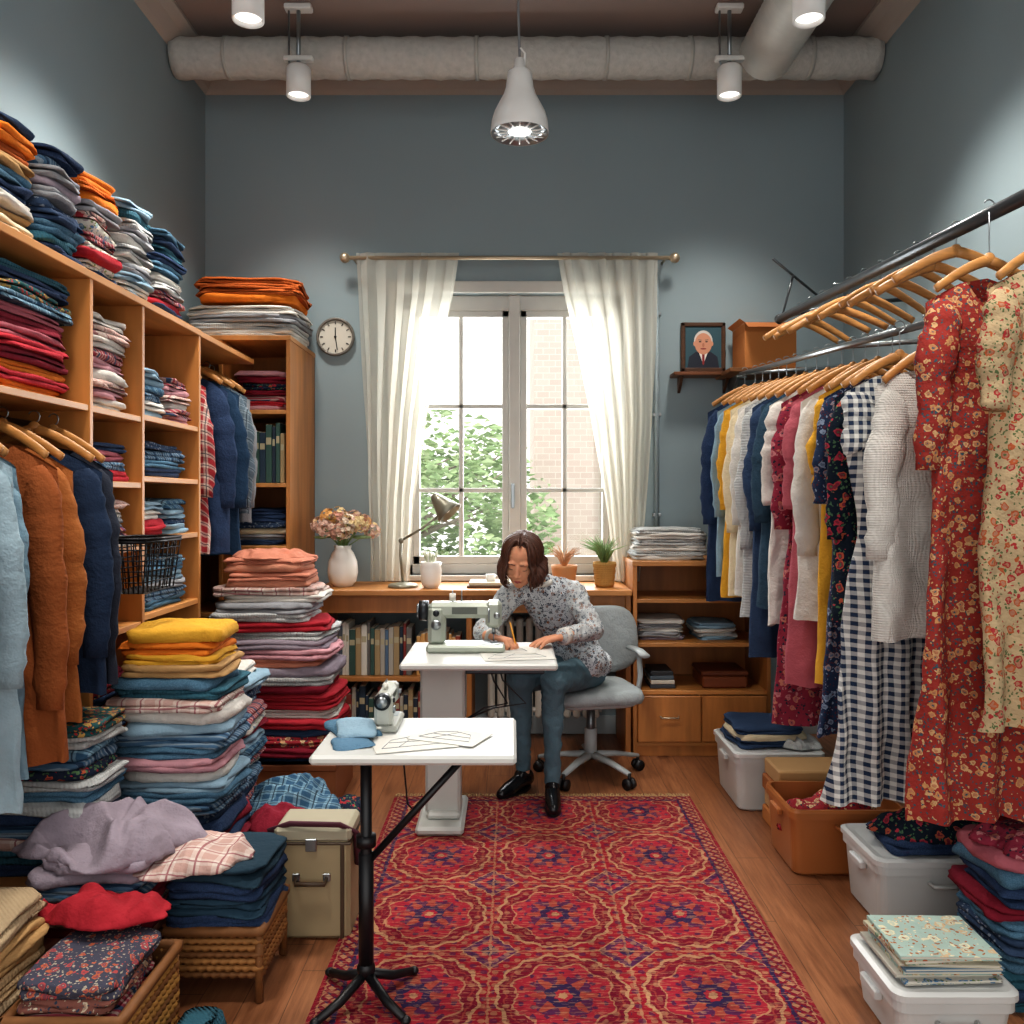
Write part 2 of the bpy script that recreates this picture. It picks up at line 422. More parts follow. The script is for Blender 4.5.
for i in range(240):
    t=i/239; L_.append((1.34+.02*math.sin(t*5),4.50-t*4.9,3.75+.012*math.sin(t*9))); r_.append(.135+(.008 if i%2 else -.004))
mb.tube(L_,r_,FD,22); mb.obj('flexible_air_duct')
emi=bpy.data.materials.new('lamp_glow'); emi.use_nodes=True; eb=emi.node_tree.nodes['Principled BSDF']; eb.inputs['Emission Color'].default_value=(1,.96,.9,1); eb.inputs['Emission Strength'].default_value=1.3
lampw=plain('e9e9e6',.4)
def spot(x,y,zb,h=.15,r=.062,ztop=ZC,tgt=None,power=60,size=1.7):
    mb=MB()
    mb.lathe([(.001,h),(r*.85,h),(r,h-.01),(r,.0),(r*.88,.0),(r*.84,.02)],lampw,(x,y,zb),22)
    mb.lathe([(.001,.018),(r*.85,.018)],emi,(x,y,zb),22)
    mb.tube([(x,y,zb+h),(x,y,ztop)],.011,metal,8)
    mb.box((x-.07,y-.03,ztop-.03),(x+.07,y+.03,ztop-.001),white2,.006)
    mb.tube([(x-.02,y,zb+h*.8),(x-.05,y,zb+h+.03),(x-.05,y,ztop-.02)],.006,metal,6)
    mb.box((x-.075,y-.02,zb+h+.03),(x+.075,y+.02,zb+h+.055),white2,.005)
    mb.obj('ceiling_spotlight')
    l=bpy.data.lights.new('spot','SPOT'); l.energy=power; l.spot_size=size; l.spot_blend=1.0; l.shadow_soft_size=.12; l.color=(1,.95,.88)
    lo=bpy.data.objects.new('spot_light',l); scene.collection.objects.link(lo); lo.location=(x,y,zb-.02)
    d=Vector(tgt)-lo.location; lo.rotation_euler=d.to_track_quat('-Z','Y').to_euler()
spot(-1.10,4.38,3.48,tgt=(-1.3,4.9,0),power=70); spot(1.12,4.38,3.48,tgt=(1.3,4.9,0),power=70)
spot(-1.04,3.35,3.29,tgt=(-1.9,3.2,1),power=115,size=2.0); spot(1.17,3.35,3.29,tgt=(2.0,3.2,1),power=95,size=2.0)
spot(-1.04,1.9,3.29,tgt=(-1.2,1.9,0),power=100); spot(1.17,1.9,3.29,tgt=(1.3,1.9,0),power=95)
# pendant
mb=MB(); px,py,pz=.03,3.3,2.82
prof=[(.112,0),(.114,.006),(.112,.02),(.109,.05),(.098,.085),(.08,.12),(.064,.15),(.054,.18),(.048,.235),(.030,.25),(.022,.255),(.020,.29),(.001,.292)]
mb.lathe(prof,lampw,(px,py,pz),32); mb.lathe([(.11,.0),(.1,.012),(.085,.02),(.08,.012),(.001,.012)],metal,(px,py,pz),32)
mb.lathe([(.001,.009),(.045,.009)],emi,(px,py,pz),24)
for i in range(16):
    a=i*pi/8; mb.tube([(px+.05*math.cos(a),py+.05*math.sin(a),pz+.006),(px+.1*math.cos(a),py+.1*math.sin(a),pz+.004)],.003,lampw,5)
mb.tube([(px,py,pz+.29),(px-.006,py,pz+.5),(px+.004,py,pz+.8),(px,py,ZC)],.005,plain('77787a'),6)
mb.lathe([(.001,0),(.05,0),(.045,-.03),(.01,-.05)],lampw,(px,py,ZC-.001),20)
mb.tube([(px+.003,py-.01,pz+.33),(px+.02,py-.01,pz+.31),(px+.018,py,pz+.26)],.004,lampw,6)
mb.obj('pendant_lamp')
pl=bpy.data.lights.new('pendant','SPOT'); pl.energy=60; pl.spot_size=2.2; pl.spot_blend=.9; pl.shadow_soft_size=.08; pl.color=(1,.95,.88); plo=bpy.data.objects.new('pendant_light',pl); scene.collection.objects.link(plo); plo.location=(px,py,pz-.03)
# ---------------------------------------------------------------- palettes
navy=fab('2c3c56','denim','43557a'); navy2=fab('33445e'); teal=fab('37606f','knit'); denim=fab('47697f','denim','6f8fa5'); lblue=fab('86a0b0'); 
gray=fab('94969a'); lgray=fab('b5b7b6','knit'); whitef=fab('cbc7c0'); cream=fab('d4c5a6'); tan=fab('ad8a5e'); brown=fab('84512f'); rust=fab('b05c2c'); orange=fab('d87a2c'); orange2=fab('cb6a24','knit')
red=fab('a02a34'); red2=fab('b0333e'); crimson=fab('802434'); pink=fab('c08f96'); pink2=fab('ac626c'); salmon=fab('c0806a'); mauve=fab('918690'); must=fab('cc9a38')
plr=fab('a0383e','plaid','d0c0b4','24303f',.6); plb=fab('35556f','plaid','7f9fb0','1c2634',.7); plp=fab('b8988f','plaid','cfc2b9','8f4c54',.8); strb=fab('4c6a84','stripe','8496a4','2c4058'); strr=fab('984450','stripe','b99a92','40506a')
flr=fab('9a323a','floral','d3b990','2c3a4a',.7); fln=fab('262f42','floral','b33b45','5a7a56',.7); flw=fab('c9c4ba','floral','5a7fa0','7a8a5a',.6); flt=fab('2f5a5c','floral','c9a662','b23a3a',.6); dotn=fab('34445c','dots','7d8794')
P_blue=[navy,navy2,teal,denim,lblue,strb,plb,dotn]
P_pink=[pink2,red,pink,rust,pink2,crimson,red2]; P_mix=[red,whitef,strb,pink,navy,cream,flr,lgray,teal,salmon,plp,crimson]
def stack(name,cx,cy,z0,w,d,h,pal,rot=0.0,t=(.027,.040),jit=.012,order=False,mb=None,grow=0,e=None):
    own=mb is None; mb=mb or MB(); z=z0; i=0; last=None
    if cx==-1.60: cx=-1.585; w=.395; jit=.006
    while True:
        th=R.uniform(*t); 
        if z+th>z0+h+.006: break
        if order: mat=pal[i%len(pal)]
        else:
            mat=R.choice(pal)
            while mat is last and len(pal)>1: mat=R.choice(pal)
        last=mat; lay=1 if R.random()<.25 else 2
        if th>.045: lay=3
        ox,oy=R.uniform(-jit,jit),R.uniform(-jit,jit); rr=rot+R.uniform(-.08,.08); wv=R.uniform(.90,1.0); dv=R.uniform(.90,1.0)
        for q in range(lay):
            f=1-.04*R.random()
            tt=th/lay
            mb.slab((cx+ox+R.uniform(-.005,.005),cy+oy+R.uniform(-.005,.005),z+tt*(q+.5)),w*wv*f,d*dv*f,tt*1.15,rr,mat,nz=.011,e=e or R.uniform(5,9),sag=.005 if z>z0 else .001)
        z+=th; i+=1
    return (mb.obj(name),z) if own else (mb,z)
# ---------------------------------------------------------------- left shelving unit
SW=wood('cf8c4c','shelf_wood',1,(3,3,.4)); SWh=wood('d69656','shelf_board',1,(3,.5,3)); SWd=wood('b8763c','shelf_back',1,(3,3,.4))
FX=-1.37
mb=MB()
def brd(x0,x1,y0,y1,z0,z1,m_=SW): mb.box((x0,y0,z0),(x1,y1,z1),m_,.002)
yd=[1.86,2.77,3.16,3.73]
for yy_ in yd: brd(XL+.02,FX,yy_-.011,yy_+.011,0,2.12)
brd(XL+.02,FX+.005,1.85,3.742,2.12,2.145,SWh)
brd(XL+.003,XL+.02,1.85,3.742,0,2.145,SWd)
for z in (1.71,.30,.06): brd(XL+.02,FX-.004,1.87,2.76,z-.022,z,SWh)
for z in (1.71,1.465,1.235,.95,.5,.06): brd(XL+.02,FX-.004,2.78,3.15,z-.022,z,SWh)
for z in (1.72,1.49,1.26,.97,.5,.06): brd(XL+.02,FX-.004,3.17,3.72,z-.022,z,SWh)
mb.tube([(-1.56,1.87,1.645),(-1.56,2.76,1.645)],.012,dmetal)
mb.obj('wooden_shelf_unit')
mb=MB(); BX0,BX1,BY=-1.82,-1.18,4.52
brd(BX1-.022,BX1,BY,5.08,0,2.25); brd(-1.56,-1.54,BY,5.08,0,2.25); brd(BX0,BX0+.02,BY,5.08,0,2.25)
brd(BX0,BX1,5.07,5.085,0,2.25,SWd); brd(BX0,BX1+.004,BY-.004,5.085,2.25,2.275,SWh)
for z in (1.88,1.49,1.155,.8,.4,.06): brd(BX0+.02,BX1-.02,BY+.003,5.07,z-.022,z,SWh)
mb.tube([(-1.60,3.745,2.07),(-1.60,4.515,2.07)],.012,dmetal)
brd(XL+.01,FX,3.745,4.515,2.12,2.145,SWh); 
mb.obj('corner_shelf_unit')
Z=2.147
stack('folded_sweaters_pile',-1.585,2.09,Z,.40,.27,.34,P_blue)
stack('folded_sweaters_pile',-1.585,2.375,Z,.41,.26,.34,[cream,tan,whitef,navy,denim,tan,rust,orange,navy2,navy,teal],order=True)
stack('folded_sweaters_pile',-1.585,2.65,Z,.41,.25,.34,[navy,teal,denim,navy2,dotn,gray,mauve,gray,strb,navy],order=True)
stack('folded_shirts_pile',-1.585,2.925,Z,.40,.25,.38,[navy,flw,red,flw,strr,flw,plr,gray,orange,orange2,orange,orange],order=True)
stack('folded_shirts_pile',-1.585,3.205,Z,.40,.26,.38,[lblue,whitef,lblue,gray,whitef,lgray,whitef,gray,lgray,teal],order=True)
stack('folded_jeans_pile',-1.585,3.52,Z,.40,.31,.36,[navy,red,strr,lgray,whitef,denim,navy,teal,navy2,denim],order=True)
stack('folded_blankets_pile',-1.47,4.79,2.277,.64,.46,.19,[whitef,lgray,gray,whitef],t=(.04,.05),order=True)
stack('folded_blankets_pile',-1.45,4.79,2.475,.58,.44,.13,[orange,rust,rust],t=(.04,.05),order=True,rot=.05)
stack('folded_scarves_pile',-1.60,2.09,1.712,.42,.36,.36,P_pink)
stack('folded_scarves_pile',-1.60,2.50,1.712,.42,.44,.37,[orange,red2,orange,crimson,red2,pink2,crimson,pink2,plb,flt,navy,teal],order=True,t=(.027,.036))
stack('folded_shirts_pile',-1.60,2.965,1.712,.42,.33,.32,[whitef,pink,plp,whitef,pink,strr,whitef,plp,whitef],order=True)
stack('folded_shirts_pile',-1.60,2.965,1.467,.42,.33,.14,[red,strb,pink2,navy,plb],order=True)
stack('folded_shirts_pile',-1.60,2.965,1.237,.42,.32,.17,[lgray,strr,gray,whitef,plp,lblue],order=True)
stack('folded_jeans_pile',-1.60,3.33,1.722,.42,.28,.19,[lblue,whitef,strb,plb,lblue],order=True)
stack('folded_shirts_pile',-1.60,3.60,1.722,.42,.22,.21,[pink,strr,whitef,plp],order=True)
stack('folded_jeans_pile',-1.60,3.44,1.492,.42,.44,.15,[navy,denim,strb,dotn,teal],order=True)
stack('folded_jeans_pile',-1.60,3.32,1.262,.42,.26,.13,[red,red2,whitef,lblue],order=True)
stack('folded_jeans_pile',-1.60,3.58,1.262,.42,.24,.15,P_blue)
stack('folded_jeans_pile',-1.60,3.44,.972,.42,.46,.20,[denim,strb,gray,lblue,denim,plb],order=True)
stack('folded_shirts_pile',-1.60,2.965,.502,.42,.33,.3,P_mix); stack('folded_shirts_pile',-1.60,3.44,.502,.42,.46,.3,P_mix)
stack('folded_shirts_pile',-1.365,4.80,1.882,.31,.42,.24,[pink,red,strr,crimson,fln,crimson],order=True)
stack('folded_shirts_pile',-1.365,4.80,1.157,.31,.42,.2,[navy,gray,cream,dotn,navy],order=True)
def books(name,x0,x1,y,z,hmin,hmax,dep,pal,axis=0):
    mb=MB(); x=x0
    while True:
        w=R.uniform(.016,.036)
        if x+w>x1: break
        h=R.uniform(hmin,hmax); mt=R.choice(pal); dd=dep*R.uniform(.85,1)
        mb.box((x,y,z),(x+w-.001,y+dd,z+h),mt,.003)
        mb.box((x+.002,y+.004,z+.003),(x+w-.003,y+dd+.002,z+h+.001),plain('e4ddca'),0)
        mb.box((x+.003,y-.0008,z+h*.66),(x+w-.004,y+.001,z+h*.78),plain('b5ab8c'),0)
        x+=w
    return mb.obj(name)
bkp=[plain(c,.5) for c in ('2d3f50','56708a','8a3b34','a7906a','3c5a52','6d6a66','b0aba0','233040','59606a')]
books('book_row',-1.535,-1.21,4.56,1.491,.26,.33,.2,bkp)
stack('folded_shirts_pile',-1.44,2.61,.302,.44,.26,.47,[navy,teal,plp,strb,navy,lgray,denim,lgray,fln,strb,plb,lgray,flt,gray,flt],order=True,t=(.030,.038))
mb=MB(); wire=plain('1d1d20',.4,.6)
bx0,bx1,by0,by1,bz0,bz1=-1.366,-1.20,2.79,3.08,1.09,1.27
for z in (bz1,bz1-.01): mb.tube([(bx0,by0,z),(bx1,by0,z),(bx1,by1,z),(bx0,by1,z),(bx0,by0,z)],.005,wire,6)
for k in range(1,5):
    q=k/5; z=lerp(bz1,bz0,q); i_=.02*q
    mb.tube([(bx0+i_,by0+i_,z),(bx1-i_,by0+i_,z),(bx1-i_,by1-i_,z),(bx0+i_,by1-i_,z),(bx0+i_,by0+i_,z)],.0025,wire,5)
for k in range(9):
    q=k/8; x=lerp(bx0,bx1,q); xb=lerp(bx0+.02,bx1-.02,q); y=lerp(by0,by1,q); yb=lerp(by0+.02,by1-.02,q)
    mb.tube([(x,by0,bz1),(xb,by0+.02,bz0),(xb,by1-.02,bz0),(x,by1,bz1)],.0025,wire,5)
    mb.tube([(bx0,y,bz1),(bx0+.02,yb,bz0),(bx1-.02,yb,bz0),(bx1,y,bz1)],.0025,wire,5)
mb.tube([(bx0,by0+.05,bz1),(bx0+.01,by0+.05,bz1+.1)],.004,wire,5)
mb.obj('wire_basket')
# ---------------------------------------------------------------- garments
hw=wood('c88e50','hanger_wood',3,(1,6,6))
def hanger_geo(mb,drop,w=.2,M=None,big=1.0):
    zt=-drop+.045
    arc=[(0.0,0,zt),(0,0,min(-.05,zt+.02))]
    for k in range(9):
        a=-pi/2+pi*1.35*k/8; arc.append((.018*math.cos(a),0,.004-.018+.018*math.sin(a)+.006))
    mb.tube(arc,.0022,metal,6,M)
    for s in (-1,1):
        pt=[];rd=[]
        for k in range(11):
            t=k/10; pt.append((s*t*w,-.015*t*t,zt-.01-.092*t**1.35)); rd.append(lerp(.016,.012,t)*big)
        mb.tube(pt,rd,hw,8,M,fl=(1,.55),up=(0,0,1))
    mb.ball((0,0,zt-.006),(.02,.01,.02),hw,M,8,6)
def garment(name,pos,rz,L,mat,ws=.205,tab=None,sleeve=.5,slm=None,neck=.06,fold=.018,k=38,drop=.14,th=.036,collar=None,buttons=False,placket=None,sx=0.05):
    e=empty(name,pos,rz); R2=R.random()*99
    mb=MB(); hanger_geo(mb,drop,ws-.02); mb.obj('hanger',e,(0,0,0))
    mb=MB(); NU,NV=84,52; tab=tab or [(0,ws),(.12,ws),(.35,ws*.95),(1,ws*1.08)]
    vs=[];fs=[]
    for j in range(NV+1):
        s=j/NV; w=interp(tab,s); t=interp([(0,.012),(.06,.03),(.25,th),(1,th*1.1)],s)
        for i in range(NU):
            a=2*pi*i/NU; ca,sa=math.cos(a),math.sin(a)
            x=math.copysign(abs(ca)**.75,ca)*w; ax=abs(x)
            zt=-drop-.002-.092*(min(ax,w)/.2)**1.3
            if ax<.075:
                dp=(neck if sa<0 else .012)*(1-(ax/.075)**2); zt-=dp
            z=lerp(zt,-L,s)+ (.012*noise.noise(Vector((x*9,R2,sa)))*s)
            fo=fold*s**.7*math.sin(x*k+R2+1.5*noise.noise(Vector((x*4,s*2,R2))))+fold*.8*s*noise.noise(Vector((x*14,s*3.5,R2)))
            wr=.009*noise.noise(Vector((x*20,z*14,sa*2+R2)))+.009*noise.noise(Vector((x*9+z*5,z*6,R2)))
            y=math.copysign(abs(sa)**.8,sa)*t+fo+wr
            x+=.012*noise.noise(Vector((z*5,R2,ca*2)))*s
            vs.append((x,y,z))
    for j in range(NV):
        for i in range(NU):
            q=(i+1)%NU; fs.append([j*NU+i,j*NU+q,(j+1)*NU+q,(j+1)*NU+i])
    mb.add(vs,fs,mat,None,True)
    slm=slm or mat
    if sleeve>0:
        for s in (-1,1):
            pt=[];rd=[];n=22
            for q in range(n+1):
                t=q/n
                pt.append((s*(ws-.055+sx*math.sin(min(1,t*1.3)*pi/2)+.016*noise.noise(Vector((t*4,R2,s)))),-.012-.01*min(1,t*3)+.02*t*noise.noise(Vector((R2,t*2,s))),-drop-.088-(sleeve+.02)*t))
                base=interp([(0,.022),(.06,.045),(.16,.058),(.4,.060),(1,.046)],t)
                rd.append(base*(1+.22*noise.noise(Vector((t*13,s,R2)))))
            if sleeve>.4: pt.append((pt[-1][0],pt[-1][1],pt[-1][2]-.04)); rd[-1]*=.85; rd.append(rd[-1])
            mb.tube(pt,rd,slm,16,fl=(.5,.98),up=(0,1,0))
    if collar:
        pt=[]
        for q in range(17):
            a=-pi/2+.35+ (2*pi-.7)*q/16
            pt.append((.072*math.cos(a),.03*math.sin(a)-.002,-drop+.004-(.05 if math.sin(a)<0 else .0)*abs(math.sin(a))**2)); 
        mb.tube(pt,.017,collar,8,fl=(1,.4),up=(0,0,1))
    if buttons:
        mb.tube([(0,-.035,-drop-neck-.03),(0,-th-.012,-drop-.2),(0,-th-.016,-L*.6),(0,-th-.02,-L+.02)],.014,placket or mat,8,fl=(.4,1),up=(0,1,0))
    mb.obj('garment_body',e,(0,0,0))
    return e
def lrz(y): return lerp(1.95,2.10,(y-2.7)/(4.7-2.7))
def urz(y): return lerp(2.21,2.34,(y-2.1)/(4.4-2.1))
mb=MB(); mb.tube([(1.28,2.45,lrz(2.45)),(1.28,4.75,lrz(4.75))],.013,metal,10)
for yy_ in (4.72,3.3): mb.tube([(1.28,yy_,lrz(yy_)),(XR-.002,yy_,lrz(yy_)+.05)],.01,metal,8)
mb.lathe([(.001,0),(.03,0),(.03,.01),(.001,.012)],metal,(1.28,4.74,lrz(4.74)-.02),14)
mb.obj('clothes_rail')
mb=MB(); pipe=plain('5c6063',.35,.75); mb.tube([(1.39,1.6,urz(1.6)),(1.39,4.42,urz(4.42))],.021,pipe,12)
mb.ball((1.39,4.42,urz(4.42)),.026,pipe)
for yy_ in (4.3,2.0): mb.tube([(1.39,yy_,urz(yy_)),(1.7,yy_,urz(yy_)+.06),(XR-.002,yy_,urz(yy_)+.08)],.011,pipe,8)
mb.tube([(1.32,4.3,2.62),(1.62,4.5,2.48)],.007,pipe,6); mb.tube([(1.45,4.38,2.56),(1.39,4.38,2.34)],.006,pipe,6)
mb.obj('garment_rack_pipe')
mb=MB()
for i,yy_ in enumerate((4.1,3.95,3.8,3.64,3.5,3.35,3.2,3.06,2.92,2.80,2.66)):
    hanger_geo(mb,.12+.015*(i%2),.2,Matrix.Translation((1.39,yy_,urz(yy_)+.021))@Matrix.Rotation(R.uniform(-.25,.35),4,'Z'),1.15)
mb.obj('wooden_hangers')
gd=fab('2a3850','gingham','d2d2ce',sc=.72)
bei=fab('b39d7c','floral','a03a3a','5d6b48',.55); redfl=fab('963a34','floral','c9a478','3e5a66',.5)
rose=fab('8a3244','floral','b87a7c','2c3340',.7); darkf=fab('1b2430','floral','a83a4a','4c6a50',.7)
def G(name,y,L,mat,x=1.28,rz=.12,up=False,**kw):
    z=(urz(y)+.021+.004) if up else lrz(y)+.013+.004
    return garment(name,(x,y,z-.002),rz,L,mat,**kw)
G('denim_jacket',4.60,1.25,navy,x=1.26,sleeve=.55); G('linen_shirt',4.47,1.1,lblue,sleeve=.5)
G('mustard_blouse',4.34,1.18,must,sleeve=.45); G('cream_coat',4.21,1.15,cream,sleeve=.55)
G('white_shirt',4.08,1.12,whitef,sleeve=.5,collar=whitef,buttons=True); G('grey_cardigan',3.96,1.2,lgray,sleeve=.6)
G('navy_dress',3.83,1.35,navy2,sleeve=.5); G('teal_tunic',3.70,1.1,fab('33495a'),sleeve=.45)
G('white_blouse',3.57,1.15,whitef,sleeve=.4); G('rose_floral_dress',3.44,1.52,rose,sleeve=.45,tab=[(0,.2),(.3,.17),(.45,.17),(1,.24)])
G('pink_blouse',3.30,1.32,fab('ac5c66'),sleeve=.4); G('ivory_blouse',3.19,1.05,whitef,sleeve=.52,buttons=True)
G('mustard_cardigan',3.08,1.25,must,sleeve=.3,ws=.18); G('navy_patterned_dress',2.97,1.4,fab('2c3a54','floral','8d9bb0','5a3440',.5),sleeve=.35,tab=[(0,.2),(.3,.17),(.45,.16),(1,.23)])
G('dark_floral_blouse',2.86,.98,darkf,sleeve=.42)
G('gingham_dress',2.74,1.53,gd,sleeve=.16,neck=.09,x=1.25,rz=.1,ws=.19,tab=[(0,.185),(.12,.18),(.3,.145),(.37,.14),(.45,.165),(.72,.20),(.725,.215),(.98,.245),(1,.25)],fold=.028,k=60,sx=.02)
G('white_cardigan',2.60,.98,fab('cdcbc5','knit',sc=.6),x=1.27,sleeve=.45,ws=.17)
G('red_floral_dress',2.44,1.76,redfl,x=1.37,up=True,rz=.16,drop=.2,sleeve=.42,ws=.2,tab=[(0,.2),(.3,.18),(.5,.2),(1,.25)],fold=.028,k=44,neck=.1)
G('beige_floral_blouse',2.28,1.45,bei,x=1.44,up=True,rz=.2,drop=.2,sleeve=.3,ws=.19,tab=[(0,.19),(.3,.17),(.5,.19),(1,.23)],fold=.025,neck=.09,buttons=True)
rust2=fab('8f522e'); 
def GL(name,y,L,mat,x=-1.47,z=1.645,**kw): return garment(name,(x,y,z+.012+.002),R.uniform(-.2,.0),L,mat,drop=.08,**kw)
GL('grey_coat',1.98,1.0,gray); GL('light_blue_shirt',2.16,1.05,fab('97acb6'),sleeve=.5,buttons=True,x=-1.46)
GL('blue_blouse',2.26,1.0,fab('7a95a4'),x=-1.50); GL('brown_jacket',2.36,.98,rust2,x=-1.45,sleeve=.6); GL('rust_cardigan',2.45,.9,fab('a06438'),x=-1.47)
GL('navy_coat',2.56,.84,fab('26344a'),x=-1.44); GL('charcoal_jacket',2.65,.82,fab('30343f'),x=-1.43)
def GC(name,y,L,mat,x=-1.42,**kw): return garment(name,(x-.10,y,2.07+.012+.002),R.uniform(-.1,.1),L,mat,drop=.075,**kw)
GC('red_plaid_shirt',3.90,.93,plr,x=-1.50,sleeve=.45,collar=plr); GC('wine_shirt',3.80,.9,crimson,x=-1.53,sleeve=.4,ws=.19); GC('navy_sweater',4.02,.93,navy,x=-1.45,sleeve=.5); GC('blue_coat',4.14,.95,fab('2a4058'),x=-1.44); GC('grey_plaid_shirt',4.26,.75,fab('5d6c78','plaid','8b98a0','2a3440',.6),x=-1.43)
GC('grey_sweater',4.38,.8,gray,x=-1.45)
# ---------------------------------------------------------------- desk, cabinet
DW=wood('c98a4c','desk_wood',1,(.5,4,4)); DV=wood('c28044','desk_panel',1,(4,4,.5))
mb=MB()
mb.box((-1.09,4.60,.88),(.65,5.095,.912),DW,.004); mb.box((-1.09,4.66,.78),(.65,4.68,.88),DV,.002)
for xx in (-1.07,-.25,.62): mb.box((xx,4.64,0),(xx+.03,5.08,.88),DV,.003)
mb.box((-1.04,4.68,.40),(-.25,5.05,.425),DW,.002)
mb.box((-1.04,4.68,.05),(-.25,5.05,.075),DW,.002)
mb.obj('wooden_desk')
books('book_row',-.98,-.55,4.72,.426,.25,.31,.2,bkp+[plain('dcd8cc',.6),plain('cfcabd',.6)]); books('book_row',-.53,-.28,4.72,.426,.2,.26,.2,[plain('b98a55'),plain('a3482f'),plain('d8a765'),plain('6a4a2c')])
books('book_row',-.98,-.3,4.72,.076,.22,.3,.2,bkp)
mb=MB()
cx0,cx1,cy=.66,1.41,4.63
mb.box((cx0,cy,0),(cx0+.022,5.09,1.04),DV,.002); mb.box((cx1-.022,cy,0),(cx1,5.09,1.04),DV,.002); mb.box((cx0-.005,cy-.01,1.04),(cx1+.005,5.095,1.068),DW,.003)
mb.box((cx0,5.07,0),(cx1,5.09,1.04),SWd,0); mb.box((cx0,cy+.02,0),(cx1,cy+.04,.08),DV,.002)
for z in (.08,.36,.62,.86): mb.box((cx0+.02,cy+.005,z-.022),(cx1-.02,5.07,z),DW,.002)
mb.box((1.02,cy+.01,.08),(1.04,5.07,.35),DV,0)
for (a,c) in ((cx0+.024,1.028),(1.034,cx1-.024)):
    mb.box((a,cy-.014,.084),(c,cy+.006,.334),DV,.004)
    mx=(a+c)/2; mb.tube([(mx-.05,cy-.014,.225),(mx-.045,cy-.034,.22),(mx+.045,cy-.034,.22),(mx+.05,cy-.014,.225)],.005,brass,6)
mb.obj('wooden_cabinet')
stack('folded_towels_pile',.88,4.84,1.07,.42,.36,.17,[whitef,lgray,whitef,whitef],t=(.025,.034))
stack('folded_towels_pile',.83,4.86,.622,.28,.3,.13,[gray,whitef,whitef,mauve],t=(.02,.028)); stack('folded_towels_pile',1.14,4.86,.622,.24,.3,.1,[whitef,lgray,lblue],t=(.02,.03))
mb=MB(); 
for i in range(4): mb.box((.76+.005*(i%2),4.68,.362+i*.024),(.90-.004*i,4.9,.384+i*.024),[plain('3b4148'),plain('c9c4b8'),plain('51606b'),plain('2c2f33')][i],.003)
mb.obj('notebook_stack')
mb=MB(); mb.box((1.05,4.68,.362),(1.3,4.95,.43),plain('7a3f20',.5),.01); mb.box((1.045,4.675,.43),(1.305,4.955,.455),plain('63311a',.5),.008); mb.obj('storage_box')
mb=MB()
for i in range(12):
    x=-.14+i*.055; mb.box((x,4.9,.14),(x+.04,5.0,.72),plain('cfcbc0',.4),.012)
mb.tube([(-.14,4.95,.18),(.52,4.95,.18)],.015,white,8); mb.tube([(-.14,4.95,.68),(.52,4.95,.68)],.015,white,8)
for x in (-.1,.48): mb.tube([(x,4.95,.16),(x,4.95,0)],.012,white,8)
mb.obj('radiator')
# ---------------------------------------------------------------- desk top things
DZ=.9125
mb=MB(); cer=plain('e6e3dc',.3)
mb.lathe([(.001,0),(.05,0),(.075,.03),(.085,.08),(.08,.14),(.06,.19),(.045,.21),(.05,.232),(.044,.228),(.04,.2),(.001,.19)],cer,(-.955,4.80,DZ),28); 
mb.tube([(-.955,4.80,1.13),(-.955,4.8,1.2)],.03,plain('6f8a55'))
cols=[plain(c,.8) for c in ('e6c8b8','dcaa98','ecdcc8','d9b8a8','c9a08c','e4ce9f','e0b070')]
for h_ in range(19):
    a=R.random()*2*pi; rr=R.uniform(.02,.17); c=Vector((-.955+rr*math.cos(a)*1.15,4.80+rr*math.sin(a)*.8,1.24+.08*(1-rr/.16)+R.uniform(-.03,.03)))
    mt=R.choice(cols)
    mb.tube([(-.955,4.8,1.12),c],.003,plain('6f8a55'),5)
    for k in range(42):
        t=R.random()*2*pi;p=math.acos(R.uniform(-1,1)); q=c+Vector((math.sin(p)*math.cos(t),math.sin(p)*math.sin(t),math.cos(p)))*.045
        Mx=Matrix.Translation(q)@(q-c).to_track_quat('Z','Y').to_matrix().to_4x4()@Matrix.Rotation(R.random()*3,4,'Z')
        s_=.013; mb.add([(0,0,-.004),(s_,0,.004),(s_*.7,s_*.7,0),(0,s_,.004),(-s_*.7,s_*.7,0),(-s_,0,.004),(-s_*.7,-s_*.7,0),(0,-s_,.004),(s_*.7,-s_*.7,0)],[[0,i,i+1] for i in range(1,8)]+[[0,8,1]],mt if R.random()<.8 else R.choice(cols),Mx,False)
for k in range(9):
    a=R.random()*2*pi; q=Vector((-.955+.13*math.cos(a),4.8+.1*math.sin(a),1.19)); mb.ball(q,(.035,.02,.008),plain('7d9160',.7))
mb.obj('flower_vase')
mb=MB(); lm=plain('8b8878',.35,.4)
mb.lathe([(.001,0),(.085,0),(.085,.012),(.07,.02),(.012,.03),(.001,.03)],lm,(-.61,4.76,DZ),24)
mb.tube([(-.61,4.76,DZ+.02),(-.625,4.76,DZ+.18),(-.62,4.76,DZ+.26)],.008,lm,8); mb.ball((-.62,4.76,DZ+.26),.016,lm)
mb.tube([(-.62,4.76,DZ+.26),(-.50,4.75,DZ+.33),(-.40,4.74,DZ+.41)],.007,lm,8); mb.ball((-.40,4.74,DZ+.41),.015,lm)
Mx=Matrix.Translation((-.39,4.74,DZ+.46))@Matrix.Rotation(-.75,4,'Y')@Matrix.Rotation(-.2,4,'X')
mb.lathe([(.001,.075),(.02,.075),(.028,.06),(.04,.03),(.062,-.03),(.078,-.07),(.075,-.07),(.05,-.02),(.001,.0)],lm,n=24,M=Mx)
mb.ball((0,0,-.03),.025,white,Mx)
mb.obj('desk_lamp')
mb=MB(); mb.lathe([(.001,0),(.04,0),(.055,.03),(.06,.1),(.055,.12),(.06,.14),(.052,.145),(.05,.11),(.001,.1)],cer,(-.45,4.72,DZ),22)
